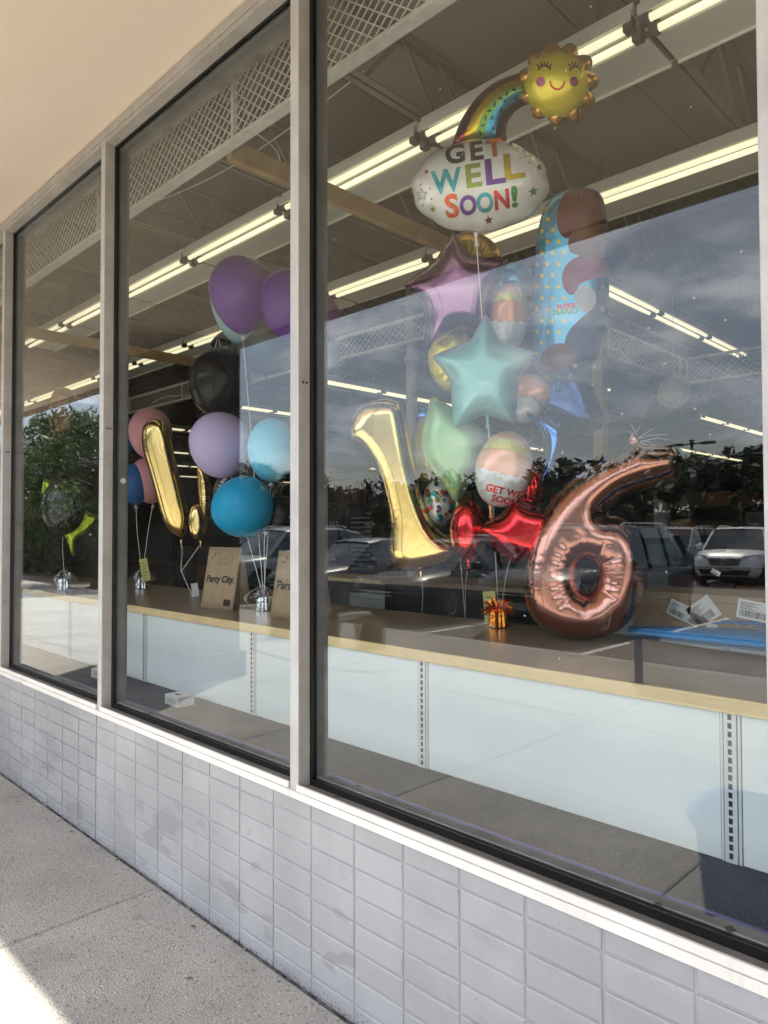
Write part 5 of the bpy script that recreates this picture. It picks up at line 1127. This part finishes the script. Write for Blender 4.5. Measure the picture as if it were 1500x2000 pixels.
# pale paper fan
p = onY(1316, 765, 5.0); s = depth(p)/F; t = empty('paper_fan', p, 'cream round paper fan hanging faintly behind the sky reflection at right', 'decoration'); g = G(); n = 40
for k in range(n):
    a = 2*math.pi*k/n; r = 33*s; g.v.append((r*math.cos(a), .012 if k % 2 else -.012, r*math.sin(a)))
g.v.append((0, 0, 0)); g.f = [(k, (k+1) % n, n) for k in range(n)]; g.mi = [0]*n; g.o('pleated_disc', mat('cream_paper', (.5, .42, .30), .8), t); G().lathe([(0, .02), (.09, .015), (.1, 0)], (0, -.01, 0), 20, ax=(0, -1, 0)).o('centre', mat('cream_centre', (.6, .5, .35), .8), t)
G().bar((0, 0, 0), (0, 0, 3.6-p[2]), .003).o('string', M['ribbon'], t)
# ------------------------------------------------------------------ outside: what the glass reflects
def car_paint(n, c): 
    m = mat(n, c, .35, .1, coat=.35, spec=.4); return m
CP = {'dark': car_paint('dark_blue_paint', (.012, .016, .028)), 'black': car_paint('black_paint', (.01, .01, .012)), 'white': car_paint('white_paint', (.80, .81, .83)), 'silver': car_paint('silver_paint', (.34, .36, .38)), 'grey': car_paint('grey_paint', (.10, .11, .12)), 'red': car_paint('maroon_paint', (.18, .02, .02))}
def car(x, y, rz, paint, label, kind='suv', emblem=False, group=None):
    """nose toward +X local"""
    t = empty('parked_car', (x, y, -.154), label, 'car', group, rz); pt = CP[paint]
    if kind == 'suv': Ln, W, belt, roof, hood = 4.7, .95, 1.02, 1.68, 1.02
    else: Ln, W, belt, roof, hood = 4.6, .91, .90, 1.43, .86
    L2 = Ln/2
    # body: cross sections along the length  (x, z under, z top, half width)
    st = [(-L2, .48, belt-.12, W*.80), (-L2+.08, .34, belt-.03, W*.90), (-L2+.35, .26, belt, W*.98), (-L2+1.2, .24, belt+.01, W), (0, .24, belt, W), (L2-1.45, .24, belt-.01, W), (L2-1.1, .24, hood, W*.99), (L2-.55, .26, hood-.05, W*.96), (L2-.18, .28, hood-.16, W*.90), (L2-.03, .34, hood-.30, W*.80), (L2, .42, hood-.42, W*.72)]
    g = G()
    for (xx, zb, zt, hw) in st:
        mid = zb+(zt-zb)*.55
        for (yy, zz) in ((-hw*.85, zb), (-hw*.97, zb+.12), (-hw, mid), (-hw*.985, zt-.09), (-hw*.90, zt-.015), (-hw*.45, zt+.02), (0, zt+.03), (hw*.45, zt+.02), (hw*.90, zt-.015), (hw*.985, zt-.09), (hw, mid), (hw*.97, zb+.12), (hw*.85, zb)): g.v.append((xx, yy, zz))
    n = 13; g.f = [(i*n+k, (i+1)*n+k, (i+1)*n+(k+1) % n, i*n+(k+1) % n) for i in range(len(st)-1) for k in range(n)]+[tuple(range(n)), tuple((len(st)-1)*n+k for k in reversed(range(n)))]; g.mi = [0]*len(g.f)
    o = g.o('body', pt, t, True); o.modifiers.new('e', 'EDGE_SPLIT').split_angle = R(50)
    # greenhouse
    if kind == 'suv': gs = [(-L2+.12, belt-.02, W*.84, None), (-L2+.42, roof-.12, W*.70, None), (-L2+1.1, roof, W*.74, None), (.15, roof, W*.75, None), (.55, roof-.06, W*.73, None), (L2-1.12, hood+.0, W*.86, None)]
    else: gs = [(-L2+.55, belt-.01, W*.80, None), (-L2+1.15, roof-.14, W*.66, None), (-L2+1.75, roof, W*.70, None), (0, roof, W*.71, None), (.4, roof-.07, W*.70, None), (L2-1.2, hood+.0, W*.84, None)]
    g = G()
    for (xx, zt, hw, _) in gs:
        for (yy, zz) in ((-W*.93, belt-.03), (-hw, zt-.02), (0, zt+.015), (hw, zt-.02), (W*.93, belt-.03)): g.v.append((xx, yy if abs(yy) <= W*.9 or zt > belt+.1 else yy*.93, min(zz, zt) if zt > belt else zz*.99))
    n = 5; g.f = [(i*n+k, (i+1)*n+k, (i+1)*n+k+1, i*n+k+1) for i in range(len(gs)-1) for k in range(n-1)]; g.mi = [0]*len(g.f); g.o('glasshouse', M['carglass'], t)
    g = G(); rr = gs[1:5]
    for (xx, zt, hw, _) in rr:
        for (yy, zz) in ((-hw-.012, zt-.03), (-hw*.96, zt+.008), (0, zt+.035), (hw*.96, zt+.008), (hw+.012, zt-.03)): g.v.append((xx, yy, zz))
    g.f = [(i*5+k, (i+1)*5+k, (i+1)*5+k+1, i*5+k+1) for i in range(3) for k in range(4)]; g.mi = [0]*len(g.f); g.o('roof', pt, t, True)
    for s_ in (-1, 1):
        g = G()
        g.bar((gs[4][0], s_*(gs[4][2]+.005), gs[4][1]-.02), (L2-1.12, s_*W*.90, belt-.02), .06, .05); g.o('windscreen_pillar', pt, t)
        for xx in ([-.35, -L2+1.25] if kind == 'suv' else [-.30]): G().bar((xx, s_*W*.745, roof-.03), (xx-.02, s_*W*.935, belt-.03), .07, .03).o('door_pillar', M['black'], t)
        G().bar((gs[1][0], s_*(gs[1][2]+.005), gs[1][1]-.02), (gs[0][0]+.1, s_*W*.90, belt-.02), .12, .05).o('rear_pillar', pt, t)
        if kind == 'suv': G().tube([(-L2+.9, s_*W*.68, roof+.02), (-L2+1.0, s_*W*.68, roof+.06), (.1, s_*W*.68, roof+.06), (.25, s_*W*.68, roof+.01)], .016, 6).o('roof_rail', M['chrome'], t)
        g = G().lathe([(0, .09), (.06, .08), (.10, .03), (.10, -.03), (.07, -.05), (0, -.055)], (0, 0, 0), 12, ax=(1, .0, 0)); g.v = [(a+.78 if kind == 'suv' else a+.72, b*1.2+s_*(W+.12), c*.8+belt+.08) for a, b, c in g.v]; g.o('side_mirror', pt, t, True)
        G().bar((.66, s_*W*.9, belt+.01), (.70, s_*(W+.06), belt+.05), .05, .03).o('mirror_arm', M['black'], t)
        # lamps
        g = G().add([(L2-.10, s_*W*.46, hood-.30), (L2-.36, s_*W*.945, hood-.25), (L2-.42, s_*W*.93, hood-.10), (L2-.14, s_*W*.50, hood-.16), (L2-.04, s_*W*.46, hood-.30), (L2-.30, s_*W*.965, hood-.25), (L2-.36, s_*W*.955, hood-.10), (L2-.08, s_*W*.50, hood-.15)], [(4,5,6,7),(0,1,5,4),(3,7,6,2),(1,2,6,5),(0,4,7,3)]); g.o('headlight', M['lamp'], t)
        G().add([(-L2+.06, s_*W*.60, belt-.36), (-L2+.30, s_*W*.99, belt-.34), (-L2+.32, s_*W*.99, belt-.14), (-L2+.05, s_*W*.62, belt-.12), (-L2-.02, s_*W*.62, belt-.34), (-L2-.0, s_*W*.84, belt-.32), (-L2+.01, s_*W*.82, belt-.16), (-L2-.02, s_*W*.62, belt-.14)], [(4,7,6,5),(5,6,2,1),(0,4,5,1),(3,2,6,7)]).o('tail_light', CP['red'], t)
        for xx in (L2-.92, -L2+.90):
            r = .355 if kind == 'suv' else .325; we = empty('wheel', (xx, s_*(W-.10), r)); we.parent = t
            arch = G().lathe([(0, .09), (r+.075, .092), (r+.075, -.15)], (0, 0, 0), 26, ax=(0, s_, 0)); arch.v = [(a, b+s_*.012, max(c, -r+.1)) for a, b, c in arch.v]; arch.o('arch', M['rubber'], we)
            G().lathe([(r-.12, .12), (r-.02, .118), (r, .09), (r, -.09), (r-.1, -.1)], (0, 0, 0), 28, ax=(0, s_, 0)).o('tyre', M['rubber'], we, True)
            g = G(); g.lathe([(r-.12, .115), (r-.135, .10), (r-.14, .04)], (0, 0, 0), 28, ax=(0, s_, 0)); g.lathe([(0, .112), (.04, .11), (.05, .09)], (0, 0, 0), 14, ax=(0, s_, 0))
            for k in range(10):
                a = 2*math.pi*k/10+(.16 if k % 2 else -.16)*1; b = 2*math.pi*k/10; g.bar((.04*math.cos(b), s_*.105, .04*math.sin(b)), ((r-.125)*math.cos(b+(.08 if k % 2 else -.08)), s_*.108, (r-.125)*math.sin(b+(.08 if k % 2 else -.08))), .022, .02, (0, 1, 0))
            g.o('rim', M['rim'], we)
        g = G()
        for xx in (-.95, .35): g.box(xx, xx+.16, min(s_*W*.995, s_*(W+.02)), max(s_*W*.995, s_*(W+.02)), belt-.16, belt-.13)
        g.o('door_handle', M['chrome'], t)
    gl = G().add([(L2-.02, -.36, hood-.42), (L2-.02, .36, hood-.42), (L2-.06, .44, hood-.24), (L2-.06, -.44, hood-.24), (L2+.02, -.36, hood-.42), (L2+.02, .36, hood-.42), (L2-.01, .44, hood-.22), (L2-.01, -.44, hood-.22)], [(4,5,6,7),(0,4,7,3),(1,2,6,5),(3,7,6,2),(0,1,5,4)]).o('grille', M['black'], t)
    g = G()
    for k in range(2): g.bar((L2+.025-.006*k, -.40, hood-.36+.06*k), (L2+.025-.006*k, .40, hood-.36+.06*k), .012, .018)
    g.o('grille_bar', M['chrome'], gl)
    G().add([(L2-.01, -.62, .34), (L2-.01, .62, .34), (L2-.02, .70, .48), (L2-.02, -.70, .48), (L2+.03, -.60, .34), (L2+.03, .60, .34), (L2+.02, .68, .48), (L2+.02, -.68, .48)], [(4,5,6,7),(0,4,7,3),(1,2,6,5),(3,7,6,2),(0,1,5,4)]).o('lower_intake', M['black'], t)
    G().box(L2+.031, L2+.04, -.26, .26, .44, .55).o('number_plate', M['greypanel'], t)
    if emblem:
        g = G(); z = hood-.33; g.tube([(L2+.05, .10*math.cos(a), z+.10*math.sin(a)) for a in np.linspace(0, 6.283, 19)], .009, 5)
        for k in range(3): a = R(90+120*k); g.tube([(L2+.05, 0, z), (L2+.05, .095*math.cos(a), z+.095*math.sin(a))], [.016, .003], 5)
        g.o('emblem', M['chrome'], gl)
    G().box(-L2+.3, L2-.3, -W*.8, W*.8, .16, .27).o('underbody', M['rubber'], t)
    return t
car(-6.2, -9.75, R(90), 'dark', 'dark blue SUV parked nose in to the kerb, reflected behind the red balloons', 'suv')
car(-9.05, -9.6, R(90), 'black', 'black sedan parked nose in beside the dark blue SUV, reflected near the middle mullion', 'sedan')
car(-11.9, -9.7, R(90), 'grey', 'grey sedan parked nose in, third from the right in the near row', 'sedan')
car(-14.6, -9.6, R(90), 'silver', 'silver SUV parked nose in, fourth from the right in the near row', 'suv')
car(-20.3, -9.7, R(90), 'black', 'black SUV parked nose in at the far left of the near row', 'suv')
car(-7.75, -22.0, R(84), 'white', 'white SUV with round star emblem facing the shop across the lane', 'suv', True)
car(-10.4, -23.6, R(90), 'silver', 'silver SUV parked left of the white emblem SUV', 'suv')
car(-13.2, -23.2, R(90), 'grey', 'grey SUV second to the left of the white emblem SUV', 'suv')
car(-4.6, -23.2, R(90), 'black', 'black sedan parked right of the white emblem SUV', 'sedan')
car(-18.9, -23.4, R(90), 'black', 'black sedan parked alone at the left of the far row', 'sedan')
car(-9.0, -30.8, R(-90), 'red', 'maroon sedan parked behind the silver SUV', 'sedan')
car(-14.4, -30.8, R(-90), 'silver', 'silver sedan parked behind the grey SUV', 'sedan')
# perforated blue bench
t = empty('bench', (-3.15, -5.04, 0), 'blue metal bench with a wooden slat seat standing on the sidewalk', 'bench')
t['label'] = 'blue metal bench on the sidewalk, reflected at the right end of the shelf'
for (x, y) in ((-3.145, -5.04), (-1.45, -5.04)): bevel(wpart(G().box(x-.03, x+.03, y-.03, y+.03, .008, .455), 'leg', M['blue_plastic'], t), .004); wpart(G().box(x-.07, x+.07, y-.05, y+.05, .001, .008), 'foot_plate', M['grey_plastic'], t)
for yy in (-4.88, -5.20): wpart(G().box(-3.19, -1.40, yy-.025, yy+.025, .456, .50), 'seat_rail', M['blue_plastic'], t)
for x in (-3.145, -1.45): wpart(G().box(x-.03, x+.03, -5.174, -4.906, .456, .469), 'cross_bar', M['blue_plastic'], t)
for k in range(26): wpart(G().box(-3.17+k*.068, -3.17+k*.068+.045, -5.174, -4.906, .47, .485), 'slat', M['blue_plastic'], t)
# blue bin close to the glass at right
bc = (-.80, -1.10)
t = empty('waste_bin', (bc[0], bc[1], 0), 'rounded blue plastic bin near the glass, reflected at lower right', 'bin')
g = G(); n = 40; v = []
def sq(a, r): c, s_ = math.cos(a), math.sin(a); q = (abs(c)**4+abs(s_)**4)**-.25; return r*c*q, r*s_*q
prof = [(.16, .0), (.17, .02), (.20, .44), (.22, .46), (.225, .49), (.215, .50), (.20, .49), (.19, .46), (.165, .1), (0, .09)]
for (r, z) in prof:
    for k in range(n): x, y = sq(2*math.pi*k/n, r); v.append((x*1.15, y, z+.001))
g.add(v, [(i*n+k, i*n+(k+1) % n, (i+1)*n+(k+1) % n, (i+1)*n+k) for i in range(len(prof)-1) for k in range(n)]); g.o('bin_body', M['bin_blue'], t, True)
for s_ in (-1, 1): G().box(-.05, .05, s_*.212-.012, s_*.212+.012, .38, .46).o('handle', M['blue_plastic'], t)
# light pole
t = empty('light_pole', (-24.2, -60, -.154), 'tall dark parking lot light pole with two flat heads', 'light pole')
G().tube([(0, 0, 0), (0, 0, 8.9)], [.16, .10], 10).o('mast', M['pole'], t, True); G().box(-1.1, 1.1, -.06, .06, 8.85, 8.95).o('crossarm', M['pole'], t); G().lathe([(0, .35), (.18, .3), (.18, 0)], (0, 0, 8.95), 10).o('cap', M['pole'], t)
for s_ in (-1, 1): bevel(G().box(s_*1.35-.55, s_*1.35+.55, -.25, .25, 8.8, 9.02).o('lamp_head', M['pole'], t), .03)
# planting bed and grass
bed = [(-9.2, -4.9), (-8.0, -5.3), (-6.6, -5.1), (-5.5, -4.5), (-5.2, -3.7), (-5.8, -3.35), (-7.2, -3.5), (-9.0, -4.0)]
sb = smooth_poly(bed, 2); g = G().add([(x, y, .010) for x, y in sb]+[(x, y, .001) for x, y in sb], [tuple(reversed(range(len(sb)))) if False else tuple(range(len(sb)))]); structure(g.o('planting_bed', M['gravel']))
for bi, (x, y, hh) in enumerate(((-7.1, -4.5, .62), (-8.1, -4.5, .7), (-6.5, -4.7, .45))):
    t = empty('grass_clump', (x, y, .011), 'ornamental dry grass clump in the gravel bed by the pier, ' + ['middle one', 'left one', 'right smaller one'][bi], 'grass'); g = G(); r_ = random.Random(bi)
    for k in range(420):
        a = r_.uniform(0, 6.28); l = r_.uniform(.6, 1)*hh; s_ = r_.uniform(.1, .55)*l; b = (r_.gauss(0, .06), r_.gauss(0, .06)); w_ = .004; m1 = (b[0]+s_*.4*math.cos(a), b[1]+s_*.4*math.sin(a), l*.65); e = (b[0]+s_*math.cos(a), b[1]+s_*math.sin(a), l*r_.uniform(.8, 1))
        px_, py_ = -math.sin(a)*w_, math.cos(a)*w_; g.add([(b[0]-px_, b[1]-py_, 0), (b[0]+px_, b[1]+py_, 0), (m1[0]+px_, m1[1]+py_, m1[2]), (m1[0]-px_, m1[1]-py_, m1[2]), e], [(0, 1, 2, 3), (3, 2, 4)])
    stuff(g.o('blades', M['grassb'], t))
# trees
def tree(x, y, h, rad, zb, label, seed, leaves=9000, ls=.11, z0=-.15, mt='leaf'):
    t = empty('tree', (x, y, z0), label, 'tree'); r_ = random.Random(seed); nr = np.random.RandomState(seed); g = G(); tips = []
    g.tube([(0, 0, 0), (.04, .02, zb*.5), (0, .05, zb+.3), (.05, 0, h*.7)], [.16*h/5, .12*h/5, .09*h/5, .03*h/5], 9)
    for k in range(13):
        a = 2.4*k; z = zb*.8+(h-zb)*.6*k/13; L_ = rad*r_.uniform(.6, .95); e = (L_*math.cos(a), L_*math.sin(a), z+r_.uniform(.3, 1.0)*(h-zb)*.35); g.tube([(0, 0, z), (e[0]*.5, e[1]*.5, (z+e[2])/2-.05), e], [.055*h/5, .035*h/5, .012], 6); tips.append(e)
    g.o('trunk', M['bark'], t, True)
    cl = [(0, 0, zb+(h-zb)*.85, rad*.4)]
    for k in range(46):
        a = r_.uniform(0, 6.28); u = r_.random(); z = zb+(h-zb)*(.08+.85*u); rr = rad*math.sqrt(max(.05, 1-((u-.42)/.62)**2))*r_.uniform(.35, .95); cl.append((rr*math.cos(a), rr*math.sin(a), z, rad*r_.uniform(.16, .30)))
    ci = nr.randint(0, len(cl), leaves); cen = np.array(cl)[ci]; d = nr.normal(size=(leaves, 3)); d /= np.linalg.norm(d, axis=1)[:, None]; p = cen[:, :3]+d*cen[:, 3:4]*(nr.rand(leaves, 1)**.5)*np.array([1, 1, .75])
    a = nr.normal(size=(leaves, 3)); a /= np.linalg.norm(a, axis=1)[:, None]; b = np.cross(a, nr.normal(size=(leaves, 3))); b /= np.linalg.norm(b, axis=1)[:, None]; sz = ls*nr.uniform(.6, 1.2, (leaves, 1))
    V = np.stack([p-a*sz, p+b*sz*.35, p+a*sz, p-b*sz*.35], 1).reshape(-1, 3); me = bpy.data.meshes.new('crown'); me.from_pydata(V.tolist(), [], [(4*k, 4*k+1, 4*k+2, 4*k+3) for k in range(leaves)]); me.update(); me.materials.append(M[mt])
    stuff(link('crown', me, None, t)); return t
tree(-19.8, -6.9, 4.9, 2.5, 1.25, 'leafy young tree by the kerb reflected in the left pane', 1, 15000, .10)
tree(-26.5, -9.0, 6.0, 2.8, 1.4, 'second leafy tree further along the kerb, reflected at far left', 2, 9000, .12)
tree(-44.5, -34.0, 6.4, 2.9, 1.2, 'round tree beyond the car park reflected right of the middle mullion', 3, 9000, .16, mt='leaf2')
tree(-33.0, -44.0, 5.6, 2.6, 1.0, 'smaller round tree beyond the car park, reflected near the gold number one', 4, 8000, .17, mt='leaf2')
tree(-60.0, -40.0, 8.6, 4.4, 1.2, 'broad tree beyond the car park, reflected in the middle window', 5, 10000, .2, mt='leaf2')
t = empty('hedge', (-42, -8.6, -.154), 'long clipped dark hedge beside the car park, reflected low in the left pane', 'hedge'); nr = np.random.RandomState(3); nl = 26000
G().box(-19, 19, -.5, .5, 0, 1.35).o('hedge_core', mat('hedge_core', (.02, .028, .012), .95), t)
p = nr.rand(nl, 3)*np.array([38.4, 1.4, 1.75])-np.array([19.2, .7, 0]); a = nr.normal(size=(nl, 3))*.07; b = nr.normal(size=(nl, 3))*.07
V = np.stack([p-a, p+b, p+a], 1).reshape(-1, 3); me = bpy.data.meshes.new('leaves'); me.from_pydata(V.tolist(), [], [(3*k, 3*k+1, 3*k+2) for k in range(nl)]); me.update(); me.materials.append(M['leaf']); stuff(link('leaves', me, None, t))
# woods: one dense mass of many small crowns on rising ground
nr = np.random.RandomState(5); Vs = []; hill = G()
def ground_h(x): return 4.5+1.2*math.sin(x*.03+1)+1.0*math.sin(x*.011)
n = 70; g = G()
for i in range(n+1):
    x = -300+420*i/n; hg = ground_h(x); g.v += [(x, -66, -.2), (x, -76, hg*.6), (x, -96, hg), (x, -250, hg+5)]
g.f = [(4*i+k, 4*i+k+1, 4*i+k+5, 4*i+k+4) for i in range(n) for k in range(3)]; g.mi = [0]*len(g.f); structure(g.o('hill', M['hill']))
r_ = random.Random(11); quads = []
for row in range(4):
    x = -290
    while x < 95:
        y = -69-row*9+r_.uniform(-3, 3); gh = ground_h(x)*min(1, max(0, (-y-66)/20)); top = r_.uniform(4.6, 7.2)-(.6 if row == 0 else 0); rad = r_.uniform(2.0, 3.6)
        nl = 420; cc_ = nr.normal(size=(14, 3))*np.array([rad*.55, rad*.5, top*.22])+np.array([x, y, gh+top*.62]); ci = nr.randint(0, 14, nl); d = nr.normal(size=(nl, 3)); d /= np.linalg.norm(d, axis=1)[:, None]; p = cc_[ci]+d*(nr.rand(nl, 1)**.5)*rad*.42
        p[:, 2] = np.maximum(p[:, 2], gh); a = nr.normal(size=(nl, 3))*.32; b = nr.normal(size=(nl, 3))*.32; quads.append(np.stack([p-a, p+b, p+a], 1).reshape(-1, 3)); x += rad*1.15
V = np.concatenate(quads); me = bpy.data.meshes.new('woods'); me.vertices.add(len(V)); me.vertices.foreach_set('co', V.ravel()); nf = len(V)//3; me.loops.add(len(V)); me.loops.foreach_set('vertex_index', np.arange(len(V))); me.polygons.add(nf); me.polygons.foreach_set('loop_start', np.arange(nf)*3); me.update(calc_edges=True); me.materials.append(M['leaf2'])
o = stuff(link('woods', me)); tag(o, 'dark line of woods beyond the car park, reflected across the glass', 'woods')
# low pale building across the lot
t = empty('far_building', (-150, -40, 0), 'low pale building with brown band beyond the car park at far left', 'building'); wpart(G().box(-170, -118, -60, -38, -.15, 15.5), 'wall', M['pier'], t); wpart(G().box(-170.1, -117.9, -60.1, -37.9, 10.5, 16), 'parapet', mat('pale_render', (.45, .45, .45), .8), t)

# hanging wires and conduits under the deck
def wire(pts, label, rad=.004):
    tag(G().tube(pts, rad, 5).o('cable', M['mesh'], smooth=True), label, 'cable')
def sag(a, b, d, n=14): a = np.array(a); b = np.array(b); return [tuple(a*(1-u)+b*u-np.array([0, 0, d*math.sin(math.pi*u)])) for u in np.linspace(0, 1, n)]
wire([(-3.35, .75, 4.19), (-3.34, .76, 3.92), (-3.30, .80, 3.72), (-3.24, .86, 3.66), (-3.20, .9, 3.6), (-3.19, .92, 3.52)], 'thin pale cable hanging from the deck in the middle window')
wire(sag((-4.9, .9, 3.83), (-2.6, 1.0, 3.83), .10), 'thin cable sagging between joists above the front strip lights')
wire(sag((-2.6, 2.0, 3.84), (-.2, 1.9, 3.84), .07), 'thin cable sagging under the deck at upper right')
tag(G().tube([(-9, 1.95, 4.02), (3, 1.95, 4.02)], .014, 8).o('conduit', M['joist'], smooth=True), 'thin painted conduit running under the deck parallel to the windows', 'conduit')
tag(G().tube([(-12, 4.2, 4.0), (3, 4.2, 4.0)], .03, 10).o('pipe', M['joist'], smooth=True), 'painted sprinkler pipe running deep under the deck parallel to the windows', 'pipe')
